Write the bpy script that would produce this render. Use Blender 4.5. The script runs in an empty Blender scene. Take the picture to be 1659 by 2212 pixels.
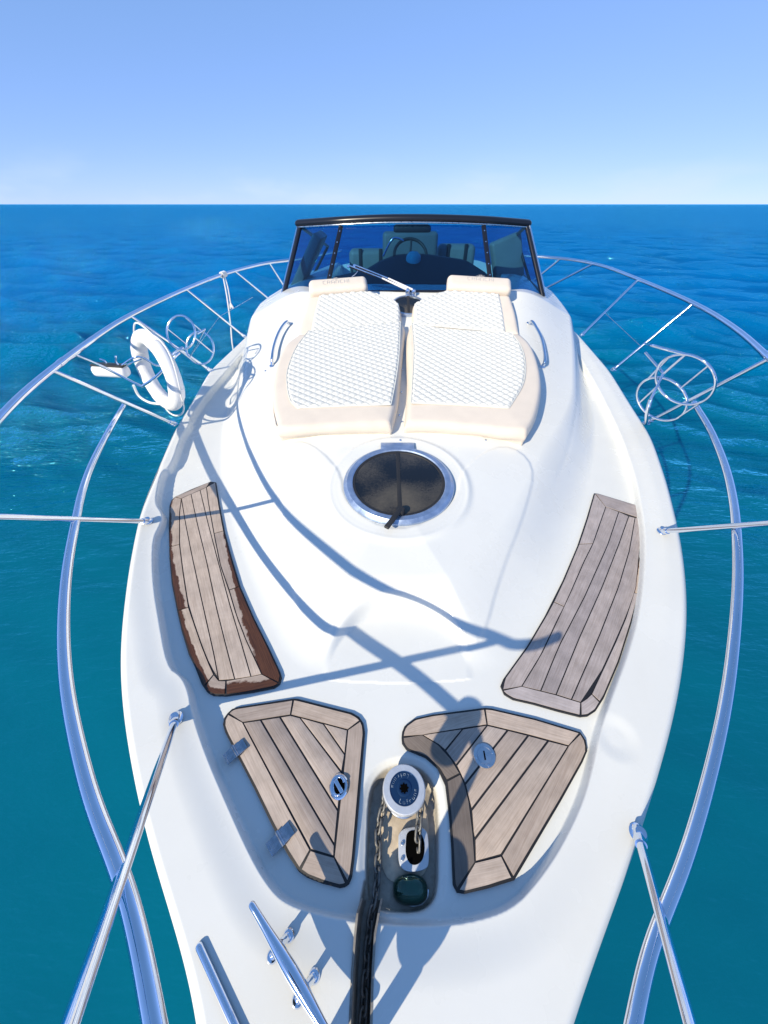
import bpy, bmesh, math, random
import numpy as np
from mathutils import Vector, Matrix

random.seed(7)
rng = np.random.default_rng(11)
S = bpy.context.scene
COL = S.collection
R = math.radians

# ------------------------------------------------------------------ camera, sky, sun, exposure
CZ = 3.1                       # camera height over the water (m)
PITCH = R(39.77)
F = 799.0 / 2212.0             # focal length / picture height
cam = bpy.data.cameras.new('camera')
cam.sensor_fit = 'VERTICAL'
cam.sensor_height = 36.0
cam.sensor_width = 27.0
cam.lens = 36.0 * F
cam.clip_start = 0.02
cam.clip_end = 60000.0
camo = bpy.data.objects.new('camera', cam)
COL.objects.link(camo)
camo.location = (0, 0, CZ)
camo.rotation_euler = (math.pi / 2 - PITCH, 0, 0)
S.camera = camo

SUN = np.array([1.16, 1.40, -1.0])          # direction the sunlight travels
SUN_EL = math.atan2(1.0, math.hypot(SUN[0], SUN[1]))
SUN_AZ = math.atan2(-SUN[0], -SUN[1])       # clockwise from +Y
w = bpy.data.worlds.new('World')
S.world = w
w.use_nodes = True
nt = w.node_tree
nt.nodes.clear()
sky = nt.nodes.new('ShaderNodeTexSky')
sky.sky_type = 'NISHITA'
sky.sun_disc = False
sky.sun_elevation = SUN_EL
sky.sun_rotation = SUN_AZ
sky.altitude = 0
sky.air_density = 0.5
sky.dust_density = 0.0
sky.ozone_density = 3.0
# the photograph's colour grade, the same over the whole sky: softer contrast, deeper blue
sep = nt.nodes.new('ShaderNodeSeparateColor')
hs = nt.nodes.new('ShaderNodeCombineColor')
nt.links.new(sky.outputs[0], sep.inputs[0])
for i, (a_, g_) in enumerate(((2.36, .48), (3.42, .375), (5.16, .40))):
    pwn = nt.nodes.new('ShaderNodeMath'); pwn.operation = 'POWER'; pwn.inputs[1].default_value = g_
    mun = nt.nodes.new('ShaderNodeMath'); mun.operation = 'MULTIPLY'; mun.inputs[1].default_value = a_
    nt.links.new(sep.outputs[i], pwn.inputs[0])
    nt.links.new(pwn.outputs[0], mun.inputs[0])
    nt.links.new(mun.outputs[0], hs.inputs[i])
bg = nt.nodes.new('ShaderNodeBackground')
bg.inputs['Strength'].default_value = 0.087
wo = nt.nodes.new('ShaderNodeOutputWorld')
wtc = nt.nodes.new('ShaderNodeTexCoord')
wmp = nt.nodes.new('ShaderNodeMapping'); wmp.inputs['Scale'].default_value = (5.5, 5.5, 16)
wmp.inputs['Location'].default_value = (1.3, .4, 0)
wno = nt.nodes.new('ShaderNodeTexNoise'); wno.inputs['Scale'].default_value = 1.0; wno.inputs['Detail'].default_value = 3
nt.links.new(wtc.outputs['Generated'], wmp.inputs[0]); nt.links.new(wmp.outputs[0], wno.inputs['Vector'])
wsx = nt.nodes.new('ShaderNodeSeparateXYZ'); nt.links.new(wtc.outputs['Generated'], wsx.inputs[0])
wr1 = nt.nodes.new('ShaderNodeMapRange'); wr1.interpolation_type = 'SMOOTHSTEP'
for k_, v_ in (('From Min', .085), ('From Max', .0), ('To Min', 0.0), ('To Max', .62)): wr1.inputs[k_].default_value = v_
nt.links.new(wsx.outputs['Z'], wr1.inputs['Value'])
wr2 = nt.nodes.new('ShaderNodeMapRange'); wr2.interpolation_type = 'SMOOTHSTEP'
for k_, v_ in (('From Min', .44), ('From Max', .70), ('To Min', .10), ('To Max', 1.0)): wr2.inputs[k_].default_value = v_
nt.links.new(wno.outputs[0], wr2.inputs['Value'])
wmu = nt.nodes.new('ShaderNodeMath'); wmu.operation = 'MULTIPLY'
nt.links.new(wr1.outputs[0], wmu.inputs[0]); nt.links.new(wr2.outputs[0], wmu.inputs[1])
wmx = nt.nodes.new('ShaderNodeMix'); wmx.data_type = 'RGBA'
nt.links.new(wmu.outputs[0], wmx.inputs['Factor']); nt.links.new(hs.outputs[0], wmx.inputs['A'])
wmx.inputs['B'].default_value = (7.0, 8.3, 9.3, 1)
nt.links.new(wmx.outputs['Result'], bg.inputs[0])
nt.links.new(bg.outputs[0], wo.inputs[0])

sl = bpy.data.lights.new('sun', 'SUN')
sl.energy = 5.0
sl.angle = R(0.53)
sl.color = (1.0, 0.88, 0.665)
so = bpy.data.objects.new('sun', sl)
COL.objects.link(so)
so.location = (-10, -12, 15)
so.rotation_euler = Vector(SUN).to_track_quat('-Z', 'Y').to_euler()

S.view_settings.view_transform = 'Standard'
S.view_settings.look = 'None'
S.view_settings.gamma = 1.0
S.view_settings.use_curve_mapping = False
S.view_settings.exposure = 0.24
S.render.engine = 'CYCLES'
try:
    S.cycles.use_denoising = True
    S.cycles.max_bounces = 10
    S.cycles.transparent_max_bounces = 16
    S.cycles.caustics_reflective = False
    S.cycles.caustics_refractive = False
    S.cycles.sample_clamp_indirect = 6.0
except Exception:
    pass

# ------------------------------------------------------------------ survey: picture directions -> places
# (coordinates of the sketch are in a 1659 x 2212 picture; heights are below / above the camera)
CP, SP = math.cos(PITCH), math.sin(PITCH)
def ray(p):
    t = (1106.0 - p[1]) / 799.0
    return np.array([(p[0] - 829.5) / 799.0, CP + t * SP, -SP + t * CP])
def on_plane(p, a, b=0.0):                  # plane z = a + b*Y
    d = ray(p)
    return d * (a / (d[2] - b * d[1]))
def on_Y(p, Y):
    d = ray(p)
    return d * (Y / d[1])
def on_x(p, X):
    d = ray(p)
    return d * (X / d[0])
def zone(x0, y0, k):
    return lambda pts: [(x0 + a * k, y0 + b * k) for a, b in pts]
ZL = zone(0, 518.4, .3906)          # left water
ZR = zone(1011, 518.4, .3906)       # right water
ZP = zone(0, 972.1, .3906)          # left pad
ZQ = zone(1010.9, 972.1, .3906)     # right pad
ZH = zone(453.6, 1490.5, .24414)    # left locker
ZK = zone(729, 1490.5, .3418)       # right locker
ZW = zone(777.6, 1603.8, .1685)     # windlass
ZC = zone(534.6, 567, .4101)        # cushions
ZG = zone(567, 437.4, .3906)        # windscreen
ZB = zone(113.4, 1726, .3906)       # bottom left
ZD = zone(1011, 1726, .3906)        # bottom right
ZE = zone(518.4, 1863, .293)        # bottom middle
ZS = zone(567, 1134, .3906)         # scoop
ZN = zone(48.6, 567, .29296)        # life ring
ZM = zone(1198.8, 696.6, .2773)     # right basket

GA, GB = -1.57, .08                 # gunwale height
SA = GA - .07                       # side deck
zg = lambda Y: GA + GB * Y
zs = lambda Y: SA + GB * Y
ax = lambda Y: .086 + .084 * (Y - 1.78)     # boat axis

def smooth(t):
    t = np.clip(t, 0, 1)
    return t * t * (3 - 2 * t)
def sd_poly(P, poly):               # signed distance, positive inside
    poly = np.asarray(poly, float)
    d2 = np.full(len(P), 1e9)
    ins = np.zeros(len(P), bool)
    a = poly
    b = np.roll(poly, -1, axis=0)
    for i in range(len(poly)):
        e = b[i] - a[i]
        L = e @ e
        if L < 1e-12: continue
        wv = P - a[i]
        t = np.clip((wv @ e) / L, 0, 1)
        q = wv - t[:, None] * e
        d2 = np.minimum(d2, (q * q).sum(1))
        c = (a[i][1] <= P[:, 1]) != (b[i][1] <= P[:, 1])
        if c.any():
            xx = a[i][0] + (P[:, 1] - a[i][1]) / (e[1] if abs(e[1]) > 1e-12 else 1e-12) * e[0]
            ins ^= c & (P[:, 0] < xx)
    return np.where(ins, 1, -1) * np.sqrt(d2)
def soften(pts, n=3, closed=True):          # Chaikin
    p = np.asarray(pts, float)
    for _ in range(n):
        q = np.roll(p, -1, axis=0) if closed else p[1:]
        p0 = p if closed else p[:-1]
        out = np.empty((len(p0) * 2, p.shape[1]))
        out[0::2] = p0 * .75 + q * .25
        out[1::2] = p0 * .25 + q * .75
        if not closed:
            out = np.vstack([p[:1], out, p[-1:]])
        p = out
    return p

# hull outline
gl = [(552,703),(520,735),(450,800),(410,870),(375,925),(325,1040),(300,1100),(275,1220),(257,1360),(253,1450),(262,1560),(290,1720),(320,1850),(370,2000),(440,2212)]
gr = [(1215,690),(1250,720),(1320,800),(1370,880),(1410,940),(1445,1040),(1475,1160),(1488,1260),(1490,1340),(1480,1450),(1460,1560),(1420,1700),(1375,1850),(1310,2020),(1240,2212)]
def edge_curve(px, extra_lo, extra_hi):
    q = [on_plane(p, GA, GB)[:2] for p in px]
    q = sorted([(y, x) for x, y in q] + extra_lo + extra_hi)
    Y = np.array([a for a, b in q]); X = np.array([b for a, b in q])
    yy = np.linspace(Y[0], Y[-1], 900)
    xx = np.interp(yy, Y, X)
    k = np.exp(-np.linspace(-2.5, 2.5, 61) ** 2 / 2); k /= k.sum()
    pad = np.concatenate([2 * xx[0] - xx[30:0:-1], xx, 2 * xx[-1] - xx[-2:-32:-1]])
    return yy, np.convolve(pad, k, 'valid')
YT = -.92
elY, elX = edge_curve(gl, [(YT, -.13), (-.75, -.2), (-.5, -.315)], [(6.0, -1.62), (8.2, -1.5)])
erY, erX = edge_curve(gr, [(YT, -.11), (-.75, -.02), (-.5, .15)], [(6.2, 2.42), (8.2, 2.5)])
WL = lambda Y: np.interp(Y, elY, elX)
WR = lambda Y: np.interp(Y, erY, erX)

pw = lambda pts, a=GA: [tuple(on_plane(p, a, GB)[:2]) for p in pts]
# well bounded by the inner face of the bulwark
wl = [(560,722),(474,811),(410,893),(409,913),(391,932),(367,1004),(348,992+20),(338,1050),(334,1083),(346,1100),(350,1112),(344,1130),(330,1156),(327,1206),(331,1270),(340,1324),(359,1437),(390,1456),(406,1491),(410,1527),(440,1620),(485,1726),(543,1855),(585,1921),(620,1950),(690,1975)]
wr = [(900,2002),(1011,1992),(1110,1962),(1167,1900),(1218,1824),(1265,1726),(1288,1640),(1300,1575),(1330,1490),(1362,1405),(1386,1316),(1397,1206),(1393,1116),(1370,1010),(1330,905),(1262,780),(1218,715)]
WELL = np.array(pw(wl) + pw([(780, 1990)]) + pw(wr) + [(2.2, 8.0), (-1.3, 8.0)])
WELL = soften(WELL, 2)
# coachroof footprint
cl = [(545,718),(512,788),(494,858),(480,920),(475,1004),(480,1045),(492,1095),(512,1167),(545,1260),(590,1370),(640,1440),(720,1462)]
cr = [(980,1462),(1060,1450),(1105,1410),(1160,1320),(1206,1235),(1243,1132),(1263,1070),(1281,1004),(1285,928),(1279,880),(1266,815),(1240,748),(1202,680)]
COACH = np.array(pw(cl, SA) + pw([(850, 1466)], SA) + pw(cr, SA) + [(2.05, 8.0), (-1.1, 8.0)])
COACH = soften(COACH, 2)

def roofc(Y):
    y = np.minimum(Y, 4.14)
    return -1.27 + .16 * (y - 1.78) + .043 * (y - 1.78) ** 2
def roof_raw(x, Y, dC):
    H = np.maximum(roofc(Y) - zs(Y), 0)
    return zs(Y) + H * (.62 * smooth((dC + .01) / (.27 + .09 * smooth((2.9 - Y) / .8) + .12 * smooth((1.55 - Y) / .65))) + .38 * smooth((dC - .05) / .75))
def roof_at(p, lift=0.0):            # quick fit on the central roof
    Y = 2.0
    for _ in range(40):
        a = float(roofc(np.array(Y))) + lift
        q = on_plane(p, a)
        Y = .5 * Y + .5 * q[1]
    return q
SCO_L, SCO_R, SCO_T = on_plane((693, 1375), -1.47), on_plane((1030, 1405), -1.47), roof_at((858, 1256))
SCI_T = on_plane((842, 1322), SA, GB)
SCC = np.array([(SCO_L[0] + SCO_R[0]) / 2, .80])
SCA = (SCO_R[0] - SCO_L[0]) / 2
HATCH = roof_at((861, 1046))
SLOT = soften(pw([(796,1960),(789,1900),(792,1800),(796,1710),(815,1672),(850,1652),(900,1652),(936,1685),(947,1740),(948,1850),(946,1930),(925,1962),(890,1972),(835,1968)], SA), 2)
CHUTE = np.array(pw([(786,1900),(780,1935)], SA) + pw([(769,2009),(763,2100),(757,2240)], GA) + [(-.115,-.95),(-.06,-.95)] + pw([(799,2240),(803,2100),(808,2015)], GA) + pw([(826,1930),(826,1900)], SA))
COCK = np.array([(ax(4.55) - .95, 4.62), (ax(4.55) + .95, 4.5), (ax(7.2) + 1.25, 7.2), (ax(7.2) - 1.25, 7.3)])

PANEL = soften([roof_at(p)[:2] for p in [(735,1010),(655,940),(600,960),(606,1150),(636,1302),(690,1345),(760,1262),(960,1262),(1015,1345),(1058,1340),(1089,1214),(1140,1089),(1165,985),(1090,948),(995,1010),(985,1090),(860,1160),(745,1090)]], 2)
DIMPLE = on_plane((1333, 1590), GA, GB)
def height(x, Y):
    x = np.asarray(x, float); Y = np.asarray(Y, float)
    P = np.stack([x.ravel(), Y.ravel()], 1)
    x1, Y1 = P[:, 0], P[:, 1]
    z = zg(Y1).copy()
    de = np.minimum(x1 - WL(Y1), WR(Y1) - x1)
    z -= .022 * (1 - np.clip(de / .035, 0, 1)) ** 2
    dB = sd_poly(P, WELL)
    z -= .012 * smooth((dB + .12) / .12)
    z -= .058 * smooth((dB + .003) / .017)
    z -= .005 * smooth((1.0 - np.hypot((x1 - DIMPLE[0]) / .085, (Y1 - DIMPLE[1]) / .095)) / .7)
    dC = sd_poly(P, COACH)
    m = dC > -.02
    zr = np.where(m, roof_raw(x1, Y1, dC), -9)
    # platform of the sunbathing cushions and ridge round the hatch
    r = np.hypot(x1 - HATCH[0], (Y1 - HATCH[1]))
    zr = zr + .010 * np.exp(-((r - .405) / .022) ** 2) + .006 * smooth((.40 - r) / .03)
    dp = sd_poly(P, PANEL)
    zr = zr + .007 * smooth((dp + .012) / .024)
    # shallow groove along the shoulder
    zr = zr - .004 * np.exp(-((dC - .19) / .018) ** 2) * smooth((Y1 - 1.7) / .8)
    b = m & (P[:, 0] > -.6) & (P[:, 0] < .9) & (Y1 < 1.5)
    if b.any():
        Q = P[b]
        qx = Q[:, 0] - SCC[0] - .06 * (Q[:, 1] - SCC[1]); qy = Q[:, 1] - SCC[1]
        up_ = qy > 0
        ro = np.hypot(qx / SCA, qy / np.where(up_, SCO_T[1] - SCC[1], .20))
        ri = np.hypot(qx / (SCA * .88), qy / np.where(up_, SCI_T[1] - SCC[1], .18))
        t = np.where(ri <= 1, 0, np.where(ro >= 1, 1, (ri - 1) / (ri - 1 + np.maximum(1 - ro, 0) + 1e-9)))
        t = smooth(t) ** 1.0
        zz = zs(Q[:, 1]) + .004
        zr[b] = zz * (1 - t) + np.maximum(zr[b], zz - .01) * t
    z = np.maximum(z - .0, np.where(m, zr, -9)) if False else np.where(m, np.maximum(z, zr), z)
    b = (Y1 < .75) & (x1 > -.4) & (x1 < .5)
    if b.any():
        Q = P[b]
        ds = sd_poly(Q, SLOT); dc = sd_poly(Q, CHUTE)
        z[b] -= .012 * smooth((ds + .03) / .03) + .055 * smooth((ds + .002) / .009)
        mc = smooth((dc + .002) / .008)
        z[b] = z[b] * (1 - mc) + np.minimum(z[b], zs(Q[:, 1]) - .045) * mc
    b = Y1 > 4.3
    if b.any():
        dk = sd_poly(P[b], COCK)
        z[b] = z[b] * (1 - smooth(dk / .05)) + (-1.75) * smooth(dk / .05)
    return z.reshape(x.shape)

def on_deck(pts, lift=0.0, near=.3, far=9.0):
    """place picture directions on the moulded deck"""
    D = np.array([ray(p) for p in pts])
    K = 260
    g = np.linspace(near, far, K)
    lo = np.full(len(D), near); hi = np.full(len(D), far)
    X = D[:, None, 0] * g; Yv = D[:, None, 1] * g; Z = D[:, None, 2] * g
    dz = Z - (height(X, Yv) + lift)
    for i in range(len(D)):
        k = np.argmax(dz[i] < 0)
        k = max(k, 1)
        lo[i], hi[i] = g[k - 1], g[k]
    for _ in range(22):
        mid = (lo + hi) / 2
        q = D * mid[:, None]
        up = q[:, 2] > height(q[:, 0], q[:, 1]) + lift
        lo = np.where(up, mid, lo); hi = np.where(up, hi, mid)
    return D * ((lo + hi) / 2)[:, None]

# ------------------------------------------------------------------ materials
def nodes(m):
    m.use_nodes = True
    t = m.node_tree
    return t, t.nodes['Principled BSDF'], t.nodes['Material Output']
def N(t, typ, **kw):
    n = t.nodes.new(typ)
    for k, v in kw.items():
        setattr(n, k, v)
    return n
def ramp(t, fac, stops):
    r = N(t, 'ShaderNodeValToRGB')
    while len(r.color_ramp.elements) < len(stops):
        r.color_ramp.elements.new(.5)
    for e, (p, c) in zip(r.color_ramp.elements, stops):
        e.position = p
        e.color = (c[0], c[1], c[2], 1) if not isinstance(c, (int, float)) else (c, c, c, 1)
    t.links.new(fac, r.inputs[0])
    return r
def noise(t, scale, detail=4, rough=.55, vec=None, coord='Object'):
    n = N(t, 'ShaderNodeTexNoise')
    n.inputs['Scale'].default_value = scale
    n.inputs['Detail'].default_value = detail
    n.inputs['Roughness'].default_value = rough
    if vec is None:
        c = N(t, 'ShaderNodeTexCoord')
        vec = c.outputs[coord]
    t.links.new(vec, n.inputs['Vector'])
    return n
def bump(t, b, h, strength, dist):
    n = N(t, 'ShaderNodeBump')
    n.inputs['Strength'].default_value = strength
    n.inputs['Distance'].default_value = dist
    t.links.new(h, n.inputs['Height'])
    t.links.new(n.outputs[0], b.inputs['Normal'])
    return n
def simple(name, col, rough=.4, metal=0.0, spec=.5, coat=0.0, var=0.0, vscale=6.0, bmp=0.0, bscale=200.0):
    m = bpy.data.materials.new(name)
    t, b, o = nodes(m)
    b.inputs['Base Color'].default_value = (*col, 1)
    b.inputs['Roughness'].default_value = rough
    b.inputs['Metallic'].default_value = metal
    b.inputs['Specular IOR Level'].default_value = spec
    b.inputs['Coat Weight'].default_value = coat
    b.inputs['Coat Roughness'].default_value = .05
    if var:
        n = noise(t, vscale, 5, .6)
        r = ramp(t, n.outputs[0], [(.3, tuple(c * (1 - var) for c in col)), (.7, tuple(min(1, c * (1 + var * .5)) for c in col))])
        t.links.new(r.outputs[0], b.inputs['Base Color'])
        r2 = ramp(t, n.outputs[0], [(.3, max(0.02, rough * .8)), (.7, min(1, rough * 1.25))])
        t.links.new(r2.outputs[0], b.inputs['Roughness'])
    if bmp:
        n2 = noise(t, bscale, 3, .6)
        bump(t, b, n2.outputs[0], bmp, .002)
    return m

M = {}
M['gel'] = simple('white_gelcoat', (.735, .745, .725), .26, spec=.4, coat=.08, var=.035, vscale=2.2)
t, b, o = nodes(M['gel'])
# faint grime, specks and scuffs in the moulded surface
n1 = noise(t, 38, 6, .75); n2 = noise(t, 1.3, 3, .6)
r1 = ramp(t, n1.outputs[0], [(.66, 0), (.80, 1)])
r2 = ramp(t, n2.outputs[0], [(.45, 0), (.75, .22)])
mul = N(t, 'ShaderNodeMath', operation='MULTIPLY')
t.links.new(r1.outputs[0], mul.inputs[0]); t.links.new(r2.outputs[0], mul.inputs[1])
mx = N(t, 'ShaderNodeMix', data_type='RGBA')
src = b.inputs['Base Color'].links[0].from_socket
t.links.new(mul.outputs[0], mx.inputs['Factor'])
t.links.new(src, mx.inputs['A'])
mx.inputs['B'].default_value = (.46, .42, .36, 1)
t.links.new(mx.outputs['Result'], b.inputs['Base Color'])
# salt and rust dirt lying in the windlass sink
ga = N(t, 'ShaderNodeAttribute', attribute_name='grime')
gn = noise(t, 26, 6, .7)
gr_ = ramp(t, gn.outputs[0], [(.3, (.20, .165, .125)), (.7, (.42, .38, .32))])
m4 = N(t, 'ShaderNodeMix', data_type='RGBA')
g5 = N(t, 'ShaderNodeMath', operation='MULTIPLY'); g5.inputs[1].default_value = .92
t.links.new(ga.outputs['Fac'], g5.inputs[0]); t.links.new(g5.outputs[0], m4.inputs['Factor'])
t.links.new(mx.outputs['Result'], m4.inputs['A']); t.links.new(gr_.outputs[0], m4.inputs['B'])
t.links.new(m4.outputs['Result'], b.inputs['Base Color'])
nb = noise(t, 5.0, 2, .5)
bump(t, b, nb.outputs[0], .05, .01)

M['chrome'] = simple('polished_stainless', (.74, .80, .90), .07, 1.0, var=.06, vscale=9)
M['satin'] = simple('satin_stainless', (.62, .66, .72), .28, 1.0, var=.1, vscale=30)
M['alu'] = simple('anodised_aluminium', (.45, .55, .72), .42, .85, var=.15, vscale=22)
M['hingemetal'] = simple('dulled_stainless', (.40, .44, .50), .2, 1.0, var=.3, vscale=60)
M['cap'] = simple('brushed_alloy', (.62, .65, .70), .35, .35, var=.06, vscale=60)
M['galv'] = simple('galvanised_chain', (.185, .185, .18), .5, .6, var=.45, vscale=60, bmp=.3, bscale=300)
M['vinyl'] = simple('beige_vinyl', (.72, .645, .56), .42, var=.05, vscale=7, bmp=.12, bscale=420)
M['quilt'] = simple('white_quilted_vinyl', (.67, .68, .655), .42, var=.04, vscale=9, bmp=.1, bscale=420)
M['thread'] = simple('pale_grey_stitching', (.45, .45, .47), .6)
M['caulk'] = simple('black_caulking', (.012, .012, .014), .5)
M['rubber'] = simple('black_rubber', (.02, .02, .022), .55, var=.2)
M['framedark'] = simple('dark_frame_metal', (.011, .013, .022), .3, .2)
M['dash'] = simple('dark_dash_vinyl', (.012, .014, .022), .6)
M['grime'] = simple('grimy_moulding', (.36, .32, .27), .55, var=.45, vscale=30)
M['buoy'] = simple('white_buoy_fabric', (.86, .86, .88), .5, var=.03, vscale=12, bmp=.15, bscale=90)
M['rope'] = simple('white_rope', (.78, .78, .78), .8, bmp=.5, bscale=300)
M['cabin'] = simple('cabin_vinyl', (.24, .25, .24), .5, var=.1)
M['compass'] = simple('compass_dome', (.10, .38, .44), .12)
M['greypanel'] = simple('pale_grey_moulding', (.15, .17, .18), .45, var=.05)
M['hole'] = simple('black_hole', (.003, .003, .003), .95, spec=0)
M['green'] = simple('sea_tinted_metal', (.012, .085, .065), .10, .55, var=.5, vscale=18, coat=.6)  # green of the reflected sea put into the metal's colour
M['blueface'] = simple('blue_anodised_plate', (.02, .06, .14), .3, .6)
M['letter'] = simple('pale_lettering', (.22, .30, .40), .4)

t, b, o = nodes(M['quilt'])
sa_ = N(t, 'ShaderNodeAttribute', attribute_name='groove_grey')
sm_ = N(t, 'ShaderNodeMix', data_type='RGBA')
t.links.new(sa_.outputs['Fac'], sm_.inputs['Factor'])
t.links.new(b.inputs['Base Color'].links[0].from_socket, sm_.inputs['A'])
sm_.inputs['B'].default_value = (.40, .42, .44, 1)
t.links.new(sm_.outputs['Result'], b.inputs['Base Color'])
# weathered teak
def teak(name, varnish=False, dark=1.0):
    dk = (dark,) * 3 if isinstance(dark, (int, float)) else dark
    m = bpy.data.materials.new(name)
    t, b, o = nodes(m)
    tc = N(t, 'ShaderNodeTexCoord')
    oi = N(t, 'ShaderNodeObjectInfo')
    at = N(t, 'ShaderNodeAttribute', attribute_name='grain')
    mp = N(t, 'ShaderNodeMapping')
    mp.inputs['Scale'].default_value = (170, 5, 5)
    t.links.new(at.outputs['Vector'], mp.inputs['Vector'])
    add = N(t, 'ShaderNodeVectorMath', operation='ADD')
    t.links.new(mp.outputs[0], add.inputs[0])
    cmb = N(t, 'ShaderNodeCombineXYZ')
    m10 = N(t, 'ShaderNodeMath', operation='MULTIPLY'); m10.inputs[1].default_value = 57.0
    t.links.new(oi.outputs['Random'], m10.inputs[0])
    for i in range(3): t.links.new(m10.outputs[0], cmb.inputs[i])
    t.links.new(cmb.outputs[0], add.inputs[1])
    g = noise(t, 1.6, 6, .65, add.outputs[0])
    blot = noise(t, 11, 5, .6)
    r1 = ramp(t, g.outputs[0], [(.25, (.36 * dk[0], .285 * dk[1], .235 * dk[2])), (.5, (.47 * dk[0], .39 * dk[1], .335 * dk[2])), (.75, (.57 * dk[0], .485 * dk[1], .425 * dk[2]))])
    r2 = ramp(t, blot.outputs[0], [(.3, .80), (.7, 1.12)])
    mm = N(t, 'ShaderNodeMix', data_type='RGBA', blend_type='MULTIPLY')
    mm.inputs['Factor'].default_value = 1
    t.links.new(r1.outputs[0], mm.inputs['A']); t.links.new(r2.outputs[0], mm.inputs['B'])
    rr = ramp(t, oi.outputs['Random'], [(0, (.80, .79, .80)), (.5, (1.0, .97, .93)), (1, (1.1, 1.1, 1.1))])
    m2 = N(t, 'ShaderNodeMix', data_type='RGBA', blend_type='MULTIPLY'); m2.inputs['Factor'].default_value = 1
    t.links.new(mm.outputs['Result'], m2.inputs['A']); t.links.new(rr.outputs[0], m2.inputs['B'])
    out = m2.outputs['Result']
    b.inputs['Roughness'].default_value = .62
    if varnish:
        va = N(t, 'ShaderNodeAttribute', attribute_name='varnish')
        vn = noise(t, 16, 6, .62)
        ad = N(t, 'ShaderNodeMath', operation='ADD')
        sc = N(t, 'ShaderNodeMath', operation='MULTIPLY_ADD'); sc.inputs[1].default_value = 1.1; sc.inputs[2].default_value = -.55
        t.links.new(vn.outputs[0], sc.inputs[0])
        t.links.new(va.outputs['Fac'], ad.inputs[0]); t.links.new(sc.outputs[0], ad.inputs[1])
        mk = ramp(t, ad.outputs[0], [(.45, 0), (.58, 1)])
        br = ramp(t, g.outputs[0], [(.3, (.040, .016, .008)), (.7, (.125, .052, .024))])
        m3 = N(t, 'ShaderNodeMix', data_type='RGBA')
        t.links.new(mk.outputs[0], m3.inputs['Factor'])
        t.links.new(out, m3.inputs['A']); t.links.new(br.outputs[0], m3.inputs['B'])
        out = m3.outputs['Result']
        ro = ramp(t, mk.outputs[0], [(0, .62), (1, .25)])
        t.links.new(ro.outputs[0], b.inputs['Roughness'])
    t.links.new(out, b.inputs['Base Color'])
    bump(t, b, g.outputs[0], .25, .001)
    return m
M['teak'] = teak('weathered_teak')
M['teakv'] = teak('teak_with_peeling_varnish', True)
M['teakg'] = teak('silvered_teak', False, (.86, .92, 1.06))
M['teakd'] = teak('shadow_dark_teak', False, .42)  # cast shadow on the curved edge planks, put into the teak colour

def tinted(name, tint, gloss_tint=(1, 1, 1), ior=1.5):
    m = bpy.data.materials.new(name)
    m.use_nodes = True
    t = m.node_tree
    t.nodes.clear()
    o = N(t, 'ShaderNodeOutputMaterial')
    tr = N(t, 'ShaderNodeBsdfTransparent'); tr.inputs[0].default_value = (*tint, 1)
    gl_ = N(t, 'ShaderNodeBsdfGlossy'); gl_.inputs['Roughness'].default_value = .02; gl_.inputs[0].default_value = (*gloss_tint, 1)
    fr = N(t, 'ShaderNodeFresnel'); fr.inputs['IOR'].default_value = ior
    mx = N(t, 'ShaderNodeMixShader')
    ge = N(t, 'ShaderNodeNewGeometry'); nb_ = N(t, 'ShaderNodeMath', operation='SUBTRACT'); nb_.inputs[0].default_value = 1.0
    t.links.new(ge.outputs['Backfacing'], nb_.inputs[1])
    ml_ = N(t, 'ShaderNodeMath', operation='MULTIPLY')
    t.links.new(fr.outputs[0], ml_.inputs[0]); t.links.new(nb_.outputs[0], ml_.inputs[1])
    t.links.new(ml_.outputs[0], mx.inputs[0]); t.links.new(tr.outputs[0], mx.inputs[1]); t.links.new(gl_.outputs[0], mx.inputs[2])
    t.links.new(mx.outputs[0], o.inputs['Surface'])
    return m
M['glass'] = tinted('blue_tinted_glass', (.28, .56, .76))
M['smoke'] = bpy.data.materials.new('smoked_acrylic')
t, b, o = nodes(M['smoke'])
sn = noise(t, 70, 6, .75); sb = noise(t, 3.0, 2, .4)
ad = N(t, 'ShaderNodeMath', operation='MULTIPLY_ADD'); ad.inputs[1].default_value = .32; t.links.new(sn.outputs[0], ad.inputs[0]); t.links.new(sb.outputs[0], ad.inputs[2])
r = ramp(t, ad.outputs[0], [(.58, (.008, .010, .015)), (.86, (.085, .076, .062))])
t.links.new(r.outputs[0], b.inputs['Base Color'])
r = ramp(t, ad.outputs[0], [(.55, .12), (.85, .45)])
t.links.new(r.outputs[0], b.inputs['Roughness'])

# sea water: clear teal body under a rippled, reflecting skin
M['sea'] = bpy.data.materials.new('sea_water')
M['sea'].use_nodes = True
t = M['sea'].node_tree
t.nodes.clear()
o = N(t, 'ShaderNodeOutputMaterial')
tc = N(t, 'ShaderNodeTexCoord')
body = N(t, 'ShaderNodeBsdfDiffuse')
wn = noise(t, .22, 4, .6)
r = ramp(t, wn.outputs[0], [(.3, (.000, .108, .155)), (.7, (.000, .130, .185))])
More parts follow.
